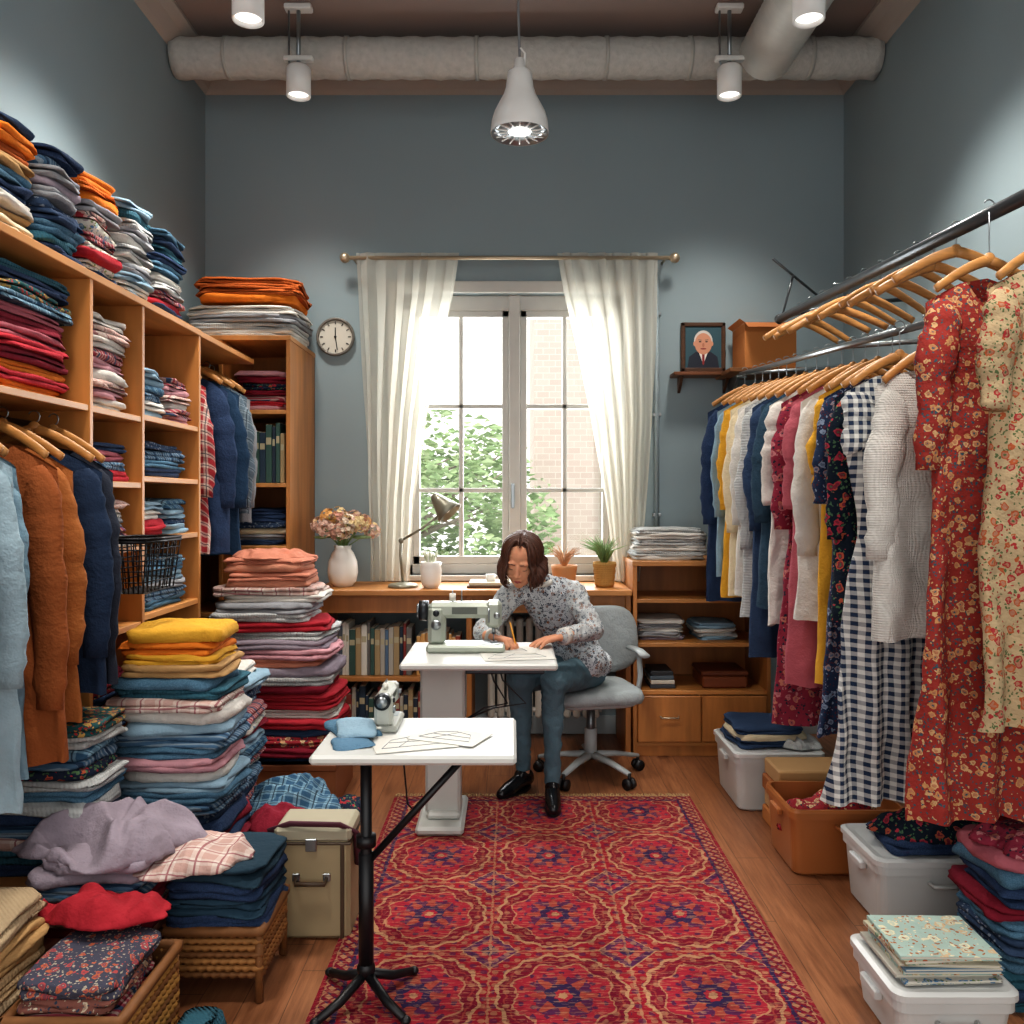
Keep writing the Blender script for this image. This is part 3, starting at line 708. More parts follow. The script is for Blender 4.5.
for k in range(14):
    a=R.random()*2*pi; mb.tube([(-.45,4.72,DZ+.1),(-.45+.03*math.cos(a),4.72+.03*math.sin(a),DZ+.17),(-.45+.05*math.cos(a),4.72+.05*math.sin(a),DZ+.19+R.random()*.03)],[.008,.008,.001],plain('c8cdb2',.6),6)
mb.ball((-.45,4.72,DZ+.16),(.03,.03,.04),cer)
mb.obj('sugar_pot')
def plant(name,x,y,potm,leafm,r=.055,h=.09,n=34,ll=.17,spread=.09,weave=False):
    mb=MB()
    pr=[(.001,0),(r*.75,0)]
    for k in range(1,9): pr.append((lerp(r*.78,r,k/8)+(.004*(k%2) if weave else 0),h*k/8))
    mb.lathe(pr+[(r*.9,h),(r*.88,h*.85),(.001,h*.85)],potm,(x,y,DZ),24)
    for k in range(n):
        a=R.random()*2*pi; s_=R.uniform(.3,1)*spread; l=ll*R.uniform(.6,1)
        c,s=math.cos(a),math.sin(a)
        mb.tube([(x,y,DZ+h*.8),(x+c*s_*.4,y+s*s_*.4,DZ+h+l*.5),(x+c*s_,y+s*s_,DZ+h+l*(.9-.2*s_/spread))],[.003,.004,.001],leafm,5,fl=(1,.3))
    mb.obj(name)
plant('potted_succulent',.295,4.80,plain('c08a5c',.7),plain('c9a080',.6),r=.075,h=.12,ll=.14,spread=.12,n=50)
plant('potted_grass',.52,4.78,fab('b08a52','knit'),plain('7f9c68',.6),r=.065,h=.14,ll=.19,spread=.15,weave=True,n=60)
mb=MB(); mb.lathe([(.001,0),(.025,0),(.028,.07),(.024,.07),(.001,.01)],cer,(-.12,4.8,DZ),18); mb.obj('ceramic_cup')
mb=MB(); mb.box((-.25,4.70,DZ),(.05,4.95,DZ+.012),plain('5a3c22'),.003); mb.box((-.24,4.71,DZ+.012),(.0,4.92,DZ+.03),plain('c9bfa8'),.003); mb.obj('notebook_stack')
mb=MB(); Mc=Matrix.Translation((-1.055,YB-.001,2.375))@Matrix.Rotation(pi/2,4,'X')
mb.lathe([(.001,.0),(.112,0),(.116,.02),(.110,.035),(.100,.03),(.098,.018)],plain('77726a',.4,.3),n=40,M=Mc); mb.lathe([(.001,.018),(.100,.018)],plain('ccc7ba',.5),n=40,M=Mc)
for i in range(12):
    a=i*pi/6; mb.tube([(.075*math.cos(a),.075*math.sin(a),.02),(.092*math.cos(a),.092*math.sin(a),.02)],.003,black,5,Mc)
mb.tube([(0,0,.023),(.0,.055,.023)],.0035,black,5,Mc); mb.tube([(0,0,.025),(.012,-.078,.025)],.0025,black,5,Mc); mb.ball((0,0,.023),.008,black,Mc)
mb.obj('wall_clock')
mb=MB(); fw=wood('5a3a24','frame_wood'); x0,x1,z0,z1=1.01,1.275,2.165,2.46
yw=YB-.03
mb.box((x0+.02,yw+.008,z0+.02),(x1-.02,YB-.004,z1-.02),plain('31525c',.6),0)
for (a,c,e_,f_) in ((x0,x1,z0,z0+.025),(x0,x1,z1-.025,z1),(x0,x0+.025,z0,z1),(x1-.025,x1,z0,z1)): mb.box((a,yw,e_),(c,YB-.003,f_),fw,.005)
def disc(cx,cz,rx,rz,y,m_,n=24): mb.add([(cx+rx*math.cos(2*pi*i/n),y,cz+rz*math.sin(2*pi*i/n)) for i in range(n)],[list(range(n))],m_,None,False)
pc=(x0+x1)/2; sk=plain('c98f72',.6)
def poly(p,y,m_): mb.add([(a,y,c) for a,c in p],[list(range(len(p)))],m_,None,False)
yy_=yw+.007
poly([(pc-.095,z0+.025),(pc+.095,z0+.025),(pc+.085,z0+.09),(pc+.045,z0+.12),(pc-.045,z0+.12),(pc-.085,z0+.09)],yy_,plain('1c2433'))
poly([(pc-.028,z0+.12),(pc+.028,z0+.12),(pc,z0+.045)],yy_-.0006,white); poly([(pc-.008,z0+.11),(pc+.008,z0+.11),(pc+.006,z0+.05),(pc,z0+.04),(pc-.006,z0+.05)],yy_-.001,plain('8c2a2c'))
disc(pc,z0+.182,.056,.066,yy_-.0005,plain('c8c4bc')); disc(pc,z0+.168,.051,.064,yy_-.0012,sk)
for s_ in (-1,1):
    disc(pc+s_*.019,z0+.180,.008,.004,yy_-.0016,black); disc(pc+s_*.052,z0+.168,.008,.014,yy_-.0009,sk)
    poly([(pc+s_*.010,z0+.192),(pc+s_*.030,z0+.194),(pc+s_*.030,z0+.189),(pc+s_*.010,z0+.187)],yy_-.0016,plain('7d6a5c'))
disc(pc,z0+.160,.007,.013,yy_-.0016,plain('b0745a')); disc(pc,z0+.138,.018,.005,yy_-.0016,plain('8d4038'))
mb.obj('framed_portrait')
mb=MB(); mb.box((.945,4.96,2.13),(1.325,5.099,2.15),wood('7b4a2a','shelf_dark'),.003)
for x in (1.0,1.27): mb.prism([(5.099,2.13),(4.99,2.13),(5.02,2.1),(5.099,2.04)],0,x-.008,x+.008,fw)
mb.obj('display_shelf')
mb=MB(); cb=plain('c07c42',.8); cbd=plain('9a5c2b',.8)
bx=(1.31,1.60); by=(4.78,5.05); bz=(2.145,2.40)
mb.box((bx[0],by[0],bz[0]),(bx[1],by[1],bz[1]-.05),cb,.002)
for (a,c,e_,f_) in ((bx[0],bx[0]+.006,by[0],by[1]),(bx[1]-.006,bx[1],by[0],by[1]),(bx[0],bx[1],by[0],by[0]+.006),(bx[0],bx[1],by[1]-.006,by[1])): mb.box((a,e_,bz[1]-.05),(c,f_,bz[1]),cb,.001)
mb.add([(bx[0],by[0],bz[1]),(bx[1],by[0],bz[1]),(bx[1],by[0]-.07,bz[1]-.04),(bx[0],by[0]-.07,bz[1]-.04)],[[0,1,2,3]],cbd,None,False)
mb.add([(bx[0],by[0],bz[1]),(bx[0],by[1],bz[1]),(bx[0]-.03,by[1],bz[1]+.02),(bx[0]-.03,by[0],bz[1]+.02)],[[0,1,2,3]],cb,None,False)
mb.obj('cardboard_box')
mb=MB(); mb.box((1.22,4.76,2.12),(1.66,5.099,2.143),wood('8a5a32','shelf_dark'),.003)
for x in (1.3,1.58): mb.prism([(5.099,2.12),(4.85,2.12),(5.099,1.95)],0,x-.008,x+.008,metal)
mb.obj('display_shelf')
# ---------------------------------------------------------------- rug
m,nt,b=newmat('woven_rug',.95); vec,x,y,z=coords(nt)
b.inputs['Specular IOR Level'].default_value=.1
RX0,RX1,RY0,RY1=-.552,.838,1.75,4.005; rcx=.143
wob=noisen(nt,vec,60,1)
xw=x+(wob-.5)*.018; yw_=y+(wob-.5)*.018
u=(xw-rcx)/.42; v=(yw_-2.38)/.47
fu=u-(u+.5).m('FLOOR'); fv=v-(v+.5).m('FLOOR')
r=(fu*fu+fv*fv).m('SQRT'); th=fv.m('ARCTAN2',fu)
def band(p,a,c): return p.gt(a)*p.lt(c)
p8=r*((th*8).cos()*.08+1.0); p16=r*((th*16).cos()*.03+1); p4=r*((th*4).cos()*.14+1.0)
red_=hx('8c1f2d'); redb=hx('992a38'); och=hx('a88060'); nv=hx('33284a'); org=hx('98443a'); cr=hx('74192c'); pur=hx('562a4c')
o=mixc(nt,.0,red_,red_)
o=mixc(nt,band(p16,.43,.455),o,och); o=mixc(nt,p16.lt(.43),o,cr); o=mixc(nt,band(p16,.385,.40)*.7,o,org)
o=mixc(nt,p8.lt(.34),o,redb); o=mixc(nt,band(p8,.325,.34)*.8,o,och)
fl=((th*12).cos()*(r*60).m('SINE')).gt(.55)*r.lt(.32); o=mixc(nt,fl*.8,o,nv)
o=mixc(nt,p4.lt(.20),o,pur); o=mixc(nt,(r*((th*8+3.14).cos()*.3+1)).lt(.16),o,org); o=mixc(nt,p8.lt(.12),o,nv); o=mixc(nt,p8.lt(.06),o,redb); o=mixc(nt,p8.lt(.03),o,och)
dm=fu.abs()+fv.abs()
o=mixc(nt,dm.gt(.78),o,och); o=mixc(nt,dm.gt(.795),o,pur); o=mixc(nt,dm.gt(.86),o,redb); o=mixc(nt,dm.gt(.93),o,nv)
o=mixc(nt,fu.abs().gt(.49).m('MAXIMUM',fv.abs().gt(.49))*.6,o,och)
g1=(x*95).m('SINE')*(y*95).m('SINE')
o=mixc(nt,(g1.gt(.55)*r.gt(.46))*.6,o,nv); o=mixc(nt,(g1.lt(-.6)*r.gt(.34))*.5,o,och)
bx_=(xw-rcx).abs(); inn=.615
db=(bx_-inn).m('MAXIMUM',(yw_-3.925)).m('MAXIMUM',(yw_*-1.0+1.83))
o=mixc(nt,db.gt(0),o,cr)
zz_=((x+y)*24).fr(); z2=((x-y)*24).fr()
o=mixc(nt,db.gt(.014)*db.lt(.058)*zz_.gt(.5)*z2.gt(.3)*.8,o,och)
o=mixc(nt,db.gt(.014)*db.lt(.058)*zz_.lt(.2)*z2.lt(.5)*.9,o,nv)
o=mixc(nt,band(db,0,.012),o,nv); o=mixc(nt,band(db,.058,.063)*.7,o,och); o=mixc(nt,db.gt(.066),o,hx('84202f'))
st=noisen(nt,vec,90,3,.6,(.25,1.6,1)); st2=noisen(nt,vec,60,3,.7,(.3,2.2,1))
o=mixc(nt,st.gt(.57)*.45,o,hx('b58868')); o=mixc(nt,st2.gt(.55)*.45,o,hx('4c1428'))
setc(nt,b,vary(nt,vec,o,.3,6)); bump(nt,b,st,.5,.005)
mb=MB()
nx,ny=60,100; vs=[];fs=[]
for j in range(ny+1):
    for i in range(nx+1):
        xx=lerp(RX0,RX1,i/nx); yy_=lerp(RY0,RY1,j/ny); e_=1 if (i in(0,nx) or j in (0,ny)) else 0
        vs.append((xx+.004*noise.noise(Vector((0,yy_*3,0))) ,yy_,.004 if e_ else .012+.003*noise.noise(Vector((xx*3,yy_*3,0)))))
for j in range(ny):
    for i in range(nx): fs.append([j*(nx+1)+i,j*(nx+1)+i+1,(j+1)*(nx+1)+i+1,(j+1)*(nx+1)+i])
mb.add(vs,fs,m,None,True); mb.box((RX0+.004,RY0+.004,.0005),(RX1-.004,RY1-.004,.004),m,0)
fri=plain('b59a72',.9)
for i in range(110):
    xx=lerp(RX0,RX1,(i+.5)/110); mb.tube([(xx,RY1-.003,.006),(xx+R.uniform(-.006,.006),RY1+.02,.004),(xx+R.uniform(-.01,.01),RY1+.04,.003)],[.004,.0035,.002],fri,5)
mb.obj('patterned_rug',origin=(0,0,0))
# ---------------------------------------------------------------- tables
tw=plain('c9cac6',.35)
TZ=.74
mb=MB()
mb.box((-.455,3.42,TZ-.028),(.185,3.95,TZ),tw,.008)
gm2=plain('b9bbb6',.4)
mb.box((-.37,3.62,.06),(-.22,3.74,TZ-.028),gm2,.012); mb.box((-.39,3.60,.45),(-.20,3.76,TZ-.028),gm2,.01)
mb.box((-.40,3.50,.0135),(-.20,3.90,.05),gm2,.012); mb.box((-.36,3.58,.05),(-.22,3.80,.08),gm2,.01)
mb.box((-.40,3.66,TZ-.09),(.14,3.70,TZ-.028),dmetal,.004)
for k,(xa,xb) in enumerate(((-.1,-.02),(-.06,.06))):
    mb.tube([(xa,3.68,TZ-.05),(xa+.02,3.68,.62),(xb,3.68,.52),(xa-.02,3.68,.5),(-.2,3.68,.45)],.004,black,6)
mb.tube([(-.39,3.6,.4),(-.46,3.6,.3),(-.44,3.58,.12),(-.4,3.58,.08)],.004,black,6)
mb.obj('sewing_table')
def machine(name,cx,cy,z0,rz,s=1.0,body='a9b0a4'):
    M=Matrix.Translation((cx,cy,z0))@Matrix.Rotation(rz,4,'Z')@Matrix.Scale(s,4)
    bd=plain(body,.35,.1); mb=MB()
    mb.box((-.17,-.075,0),(.17,.075,.035),bd,.01,M)
    mb.box((-.165,-.05,.03),(-.09,.05,.20),bd,.018,M)
    mb.box((-.165,-.042,.145),(.15,.042,.215),bd,.018,M)
    mb.box((.085,-.045,.105),(.155,.045,.22),bd,.015,M)
    mb.tube([(.12,0,.105),(.12,0,.075)],.009,metal,8,M); mb.tube([(.12,0,.08),(.12,0,.037)],.003,metal,6,M)
    mb.box((.105,-.02,.037),(.135,.012,.043),metal,.002,M); mb.box((.06,-.05,.0351),(.165,.05,.038),metal,.002,M)
    mb.tube([(-.165,0,.175),(-.205,0,.175)],.045,dmetal,20,M); mb.tube([(-.205,0,.175),(-.215,0,.175)],.03,metal,16,M)
    for x in (-.06,-.02): mb.tube([(x,0,.215),(x,0,.265)],.003,metal,6,M)
    mb.tube([(-.06,0,.218),(-.06,0,.25)],.014,plain('e0ddd2'),10,M)
    mb.tube([(-.127,-.05,.12),(-.127,-.062,.12)],.022,metal,16,M); mb.tube([(-.127,-.05,.17),(-.127,-.06,.17)],.014,dmetal,12,M)
    mb.tube([(.135,-.045,.16),(.135,-.06,.16)],.014,metal,12,M); mb.tube([(.1,-.045,.19),(.1,-.052,.13)],.004,metal,6,M)
    mb.box((-.06,-.044,.165),(.05,-.0425,.195),plain('5f655e'),.0,M)
    return mb.obj(name)
machine('sewing_machine',-.20,3.72,TZ+.001,0.0,1.0)
mb=MB()
mb.box((-.525,2.19,TZ-.026),(.012,2.58,TZ),tw,.008)
lx,ly=-.405,2.36
mb.tube([(lx,ly,.12),(lx,ly,TZ-.026)],.016,black,12); mb.tube([(lx,ly,.10),(lx,ly,.42)],.021,black,12)
mb.tube([(lx,ly,.44),(lx,ly,.47)],.028,black,12)
mb.tube([(lx+.01,ly,.40),(-.12,ly,TZ-.04)],.010,black,8)
mb.box((-.48,ly-.04,TZ-.05),(-.06,ly+.04,TZ-.026),black,.004)
for a in (-2.3,-.75,.8,2.4):
    c,s=math.cos(a),math.sin(a)
    mb.tube([(lx,ly,.09),(lx+c*.09,ly+s*.09,.045),(lx+c*.17,ly+s*.17,.026)],[.014,.013,.011],black,8); mb.ball((lx+c*.17,ly+s*.17,.026),(.014,.014,.012),black)
mb.ball((lx,ly,.10),.026,black)
mb.obj('folding_work_table')
machine('sewing_machine',-.365,2.49,TZ+.001,pi/2,.52,'b3b5ac')
paper=plain('cfcdc6',.7); ink=plain('8a8f96',.7)
mb=MB(); Mx=Matrix.Translation((-.27,2.31,TZ+.0015))@Matrix.Rotation(.3,4,'Z'); mb.box((-.11,-.08,0),(.11,.08,.0015),paper,0,Mx)
Mx2=Matrix.Translation((-.17,2.36,TZ+.0035))@Matrix.Rotation(-.4,4,'Z'); mb.box((-.1,-.07,0),(.1,.07,.0015),paper,0,Mx2)
def draft(MM,sx_,sy_):
    mb.tube([(-sx_,-sy_*.7,.002),(-sx_*.6,sy_*.5,.002),(0,sy_*.8,.002),(sx_*.6,sy_*.5,.002),(sx_*.9,-sy_*.6,.002),(-sx_,-sy_*.7,.002)],.0009,ink,4,MM)
    mb.tube([(-sx_*.5,-sy_*.66,.002),(-sx_*.2,.0,.002),(sx_*.1,sy_*.75,.002)],.0008,ink,4,MM); mb.tube([(-sx_*.7,sy_*.1,.002),(sx_*.75,0,.002)],.0008,ink,4,MM)
draft(Mx,.09,.06); draft(Mx2,.08,.055)
mb.obj('sewing_pattern_paper')
mb=MB(); mb.slab((-.455,2.43,TZ+.010),.12,.2,.016,.5,denim,n=28); mb.slab((-.44,2.39,TZ+.025),.11,.17,.014,.2,lblue); mb.slab((-.43,2.30,TZ+.009),.10,.1,.012,.4,fab('5f8098')); mb.obj('folded_fabric')
mb=MB(); Mx=Matrix.Translation((.02,3.60,TZ+.0015))@Matrix.Rotation(.15,4,'Z'); mb.box((-.15,-.11,0),(.15,.11,.0015),paper,0,Mx)
Mx2=Matrix.Translation((-.02,3.73,TZ+.0035))@Matrix.Rotation(-.1,4,'Z'); mb.box((-.13,-.08,0),(.13,.08,.0015),paper,0,Mx2)
draft(Mx,.13,.09); draft(Mx2,.1,.06)
mb.obj('sewing_pattern_paper')
# ---------------------------------------------------------------- office chair
mb=MB(); cg=fab('9aa1a3'); cpl=plain('a5abac',.4); kx,ky=.40,4.32
mb.slab((kx,ky,.435),.47,.45,.07,.2,cg,nz=.003,sag=.008)
mb.slab((kx,ky,.392),.40,.38,.025,.2,cpl,nz=0,sag=0)
Mb=Matrix.Translation((.475,4.53,.66))@Matrix.Rotation(.35,4,'Z')@Matrix.Rotation(-.12,4,'X')@Matrix.Rotation(pi/2,4,'X')
mb.slab((0,0,0),.44,.36,.06,0,cg,nz=.003,sag=.012,e=3.2,M=Mb); mb.slab((0,0,-.035),.42,.34,.03,0,cpl,nz=0,sag=0,e=3.2,M=Mb)
mb.tube([(kx+.03,ky+.1,.39),(.47,4.56,.40),(.49,4.585,.5),(.48,4.57,.66)],.018,cpl,8)
bx=kx+.25*math.cos(.2); by_=ky+.25*math.sin(.2)
mb.tube([(bx-.06,by_,.40),(bx,by_,.40),(bx+.015,by_,.5),(bx+.01,by_+.02,.61)],.014,cpl,8); mb.tube([(bx+.02,by_-.12,.62),(bx+.01,by_,.625),(bx-.02,by_+.13,.62)],.022,cpl,10,fl=(.6,1.2))
mb.tube([(kx,ky,.38),(kx,ky,.12)],.022,plain('6d7173',.3,.7),12); mb.tube([(kx,ky,.24),(kx,ky,.1)],.032,cpl,12)
for i in range(5):
    a=.35+i*2*pi/5; c,s=math.cos(a),math.sin(a)
    mb.tube([(kx,ky,.11),(kx+c*.14,ky+s*.14,.10),(kx+c*.27,ky+s*.27,.075)],[.028,.02,.015],cpl,8,fl=(.7,1.1))
    for w_ in (-1,1): mb.tube([(kx+c*.27-s*.008*w_,ky+s*.27+c*.008*w_,.028),(kx+c*.27-s*.024*w_,ky+s*.27+c*.024*w_,.028)],.027,black,14)
    mb.tube([(kx+c*.27,ky+s*.27,.028),(kx+c*.27,ky+s*.27,.08)],.008,black,6)
mb.obj('office_chair')
# ---------------------------------------------------------------- woman
woman=empty('seated_woman',(.3,4.2,0))
def limb(mb,pts,rad,mat,fl=(1,1,1)):
    for i in range(len(pts)-1):
        a,c=Vector(pts[i]),Vector(pts[i+1]); L=(c-a).length; n=max(2,int(L/(min(rad[i],rad[i+1])*.3)))
        for k in range(n+1):
            t=k/n; r_=lerp(rad[i],rad[i+1],t); mb.ball(a.lerp(c,t),(r_*fl[0],r_*fl[1],r_*fl[2]),mat)
def remesh(ob,vox,sm=4,wr=0,wf=18,matfn=None,mats=None):
    md=ob.modifiers.new('r','REMESH'); md.mode='VOXEL'; md.voxel_size=vox
    s=ob.modifiers.new('s','SMOOTH'); s.factor=.5; s.iterations=sm
    dg=bpy.context.evaluated_depsgraph_get(); me=bpy.data.meshes.new_from_object(ob.evaluated_get(dg))
    ob.modifiers.clear(); old=ob.data; ob.data=me
    if wr:
        ns=[v.normal.copy() for v in me.vertices]
        for v,n in zip(me.vertices,ns):
            q=v.co*wf; w=noise.noise_vector(q*.5)*1.2
            v.co+=n*wr*((1-abs(noise.noise(q+w))*2.5))
    if mats:
        me.materials.clear()
        for m_ in mats: me.materials.append(m_)
        for p in me.polygons: p.material_index=matfn(p.center)
    for p in me.polygons: p.use_smooth=True
    me.update(); return ob
def toWoman(ob): ob.parent=woman; ob.matrix_parent_inverse=Matrix.Translation((-.3,-4.2,0))
O0=(0,0,0)
skin,nt,b=newmat('skin',.7); vec,x,y,z=coords(nt); setc(nt,b,vary(nt,vec,hx('cf9678'),.10,25)); b.inputs['Subsurface Weight'].default_value=.1; b.inputs['Subsurface Scale'].default_value=.01; b.inputs['Specular IOR Level'].default_value=.15
pants=fab('5a727d'); blouse=fab('b9bec2','floral','1c2436','2c3648',.40); sleeve_m=fab('b9bdbe','floral','6c737c','7d848c',.40)
mb=MB()
HR,HL=(.26,4.27,.545),(.39,4.27,.545)
KR,KL=(.035,3.93,.575),(.19,3.88,.575); AR,AL=(.055,4.10,.115),(.185,3.90,.115)
mb.ball((.325,4.30,.56),(.16,.13,.10),pants); limb(mb,[HR,KR],[.086,.062],pants); limb(mb,[HL,KL],[.086,.062],pants)
for Kn,An in ((KR,AR),(KL,AL)):
    k=Vector(Kn);a=Vector(An); c=k.lerp(a,.3)+Vector((0,.02,0)); limb(mb,[k,c,k.lerp(a,.7),a],[.058,.052,.041,.036],pants)
ob=mb.obj('trousers',origin=O0); remesh(ob,.009,5,.005,18); toWoman(ob)
mb=MB()
P0=(.325,4.30,.60);P1=(.285,4.25,.72);P2=(.225,4.17,.86);P3=(.155,4.09,.96)
def tor(c,r): mb.ball(c,r,blouse)
ch=[(P0,(.15,.12,.08)),(P1,(.122,.10,.09)),(P2,(.138,.11,.10)),(P3,(.135,.09,.07))]
for i in range(3):
    for k in range(6):
        t=k/6; tor(Vector(ch[i][0]).lerp(Vector(ch[i+1][0]),t),[lerp(ch[i][1][q],ch[i+1][1][q],t) for q in range(3)])
tor(P3,ch[3][1])
SR,SL=(-.015,4.03,.94),(.295,4.09,.955); ER,EL=(-.135,3.96,.785),(.385,4.00,.79); WRr,WRl=(-.085,3.80,.785),(.235,3.84,.785)
limb(mb,[(.13,4.07,.995),SR],[.05,.056],blouse); limb(mb,[(.15,4.07,.995),SL],[.05,.056],blouse)
limb(mb,[SR,ER,WRr],[.058,.046,.034],blouse); limb(mb,[SL,EL,WRl],[.058,.046,.034],blouse)
def sd(p,a,b):
    a=Vector(a);b=Vector(b);d=b-a;t=max(0,min(1,(p-a).dot(d)/d.length_squared)); return (p-a-d*t).length
def mf(p):
    da=min(sd(p,SR,ER),sd(p,ER,WRr),sd(p,SL,EL),sd(p,EL,WRl))
    return 1 if da<.08 and (p.x<.02 or p.x>.26 or p.y<3.97) else 0
ob=mb.obj('blouse',origin=O0); remesh(ob,.008,4,.006,22,mf,[blouse,sleeve_m]); toWoman(ob)
mb=MB(); mb.ball((.345,4.27,.58),(.16,.145,.085),blouse); limb(mb,[(.385,4.2,.6),(.375,4.13,.60)],[.085,.065],blouse); ob=mb.obj('blouse_hem',origin=O0); remesh(ob,.01,5,.007,18); toWoman(ob)
mb=MB()
for W_,E_ in ((WRr,ER),(WRl,EL)):
    w=Vector(W_);e_=Vector(E_);d=(w-e_).normalized(); mb.tube([w-d*.02,w+d*.012],[.040,.038],whitef,16)
nb=Vector((.125,4.045,1.015))
mb.tube([nb+Vector((.058*math.cos(a),.052*math.sin(a),.015*math.sin(a)+.0)) for a in [i*2*pi/20 for i in range(21)]],.013,whitef,8)
ob=mb.obj('collar_and_cuffs',origin=O0); toWoman(ob)
HM=Matrix.Translation((.045,3.955,1.115))@Matrix.Rotation(-.22,4,'Z')@Matrix.Rotation(.10,4,'Y')@Matrix.Rotation(.42,4,'X')
mb=MB()
def hb(c,r): mb.ball(c,r,skin,HM,20,14)
hb((0,.015,.035),(.074,.092,.085)); hb((0,-.02,-.02),(.062,.066,.09)); hb((0,-.052,-.088),(.026,.026,.022)); hb((0,-.03,-.07),(.048,.045,.04))
for s_ in (-1,1):
    hb((s_*.032,-.052,-.034),(.028,.024,.03)); hb((s_*.024,-.070,.024),(.026,.013,.012)); hb((s_*.077,.005,-.008),(.008,.018,.03)); hb((s_*.010,-.092,-.032),(.008,.009,.007)); hb((s_*.028,-.066,-.001),(.018,.012,.014))
for k in range(8):
    t=k/7; hb((0,lerp(-.080,-.100,t),lerp(.012,-.028,t)),(.008+.003*t,.009,.008))
hb((0,-.074,-.058),(.024,.014,.018))
Nh=HM@Vector((0,.035,-.07)); 
limb(mb,[Nh,(.115,4.055,1.02),(.13,4.07,.98)],[.05,.05,.058],skin)
ob=mb.obj('head',origin=O0); remesh(ob,.0035,5); toWoman(ob)
mb=MB(); lip=plain('a5504e',.6); hairm,nt,b=newmat('hair',.5); vec,x,y,z=coords(nt); hn=noisen(nt,vec,40,3,.6,(3,3,.5)); setc(nt,b,mixc(nt,hn,hx('24130f'),hx('623a28')))
mb.tube([(-.018,-.084,-.0625),(-.008,-.0888,-.0590),(0,-.0880,-.0602),(.008,-.0888,-.0590),(.018,-.084,-.0625)],[.0012,.0032,.0028,.0032,.0012],lip,8,HM)
mb.tube([(-.015,-.084,-.064),(0,-.0880,-.0668),(.015,-.084,-.064)],[.0012,.0038,.0012],lip,8,HM)
lash=plain('4a2f26')
for s_ in (-1,1):
    mb.tube([(s_*.017,-.0765,-.0035),(s_*.023,-.0785,-.0055),(s_*.029,-.0788,-.0060),(s_*.036,-.0765,-.0050),(s_*.042,-.0720,-.0025)],[.0008,.0016,.0019,.0016,.0008],lash,6,HM)
    mb.tube([(s_*.012,-.0825,.020),(s_*.027,-.0835,.0245),(s_*.044,-.0730,.020)],[.0016,.0020,.0008],lash,6,HM)
ob=mb.obj('face_features',origin=O0); toWoman(ob)
mb=MB(); mb.ball((0,.030,.048),(.082,.092,.086),hairm,HM,24,16); mb.ball((0,.05,-.02),(.074,.06,.078),hairm,HM,20,12)
Ce=Vector((0,.016,.036)); rx,ry,rz_=.088,.104,.095
for s_ in (-1,1):
    for i in range(105):
        az=lerp(.62,pi*.98,(i/104)); y0=lerp(-.055,.06,min(1,i/60))+R.uniform(-.01,.01); lift=R.uniform(-.003,.008)
        pts=[]
        for k in range(9):
            ph=lerp(.05,pi*.56,k/8)
            q=Ce+Vector((s_*(rx+lift)*math.sin(ph)*math.sin(az),-(ry+lift)*math.sin(ph)*math.cos(az),(rz_+lift)*math.cos(ph)))
            st_=Vector((s_*.004,y0,Ce.z+rz_*math.sqrt(max(0,1-((y0-Ce.y)/ry)**2))))
            w=max(0,1-k/4); q=q.lerp(st_,w*w)
            pts.append(HM@q)
        last=pts[-1]; dl=(HM.to_3x3()@Vector((0,0,-1))).lerp(Vector((0,0,-1)),.55).normalized()
        out=(HM.to_3x3()@Vector((s_*math.sin(az),-math.cos(az),0)))
        Ln=R.uniform(.09,.13); ph_=R.random()*.5+i*.15
        for k in range(1,10):
            t=k/9; pts.append(last+dl*Ln*t+out*(.022*math.sin(t*pi*.9)-.014*t*t+.007*math.sin(t*9+ph_))+Vector((math.sin(t*7+ph_)*.006,0,0)))
        rd=[.0035]+[.006]*8+[.0058]*6+[.0045,.003,.001]
        mb.tube(pts,rd,hairm,6)
ob=mb.obj('hair',origin=O0); toWoman(ob)
def hand(name,w,f,up,ts,curls,spread=.0,thumb=(.5,.3),M2=None):
    f=Vector(f).normalized(); up=Vector(up); up=(up-f*up.dot(f)).normalized(); x=f.cross(up)
    M=Matrix((( x.x,f.x,up.x,w[0]),(x.y,f.y,up.y,w[1]),(x.z,f.z,up.z,w[2]),(0,0,0,1)))
    mb=MB()
    limb(mb,[M@Vector((0,-.04,0)),M@Vector((0,.0,0))],[.026,.025],skin)
    for xx in (-.024,-.008,.008,.024):
        limb(mb,[M@Vector((xx*.6,.005,0)),M@Vector((xx*1.05,.075,0))],[.014,.0115],skin)
    Ls=[(.030,.022,.018),(.035,.024,.018),(.032,.022,.018),(.025,.017,.015)]
    for i in range(4):
        bxx=ts*(.0265-.0175*i); p=Vector((bxx,.078+(.003 if i in(1,2) else -.002),0)); ang=0; pts=[M@p]
        for j in range(3):
            ang+=curls[i][j]; sp=spread*(1.5-i)*ts
            p=p+Vector((math.sin(sp)*Ls[i][j],math.cos(ang)*Ls[i][j],-math.sin(ang)*Ls[i][j])); pts.append(M@p)
        limb(mb,pts,[.0095,.0088,.008,.0068],skin)
    p=Vector((ts*.024,.018,-.004)); q=p+Vector((ts*.028,.028,-.006)); r1=q+Vector((ts*thumb[0]*.03,.026,-.012*thumb[1]*2)); r2=r1+Vector((-ts*.004,.022,-.01*thumb[1]*2))
    limb(mb,[M@p,M@q,M@r1,M@r2],[.013,.0115,.0098,.008],skin)
    ob=mb.obj(name,origin=O0); remesh(ob,.003,2); toWoman(ob); return M
M1=hand('right_hand',(-.078,3.79,.786),(.75,-.55,-.10),(.15,-.1,1),-1,[(.5,.7,.4),(.6,.8,.5),(.7,.9,.5),(.8,.9,.5)],.05,(-.2,.6))
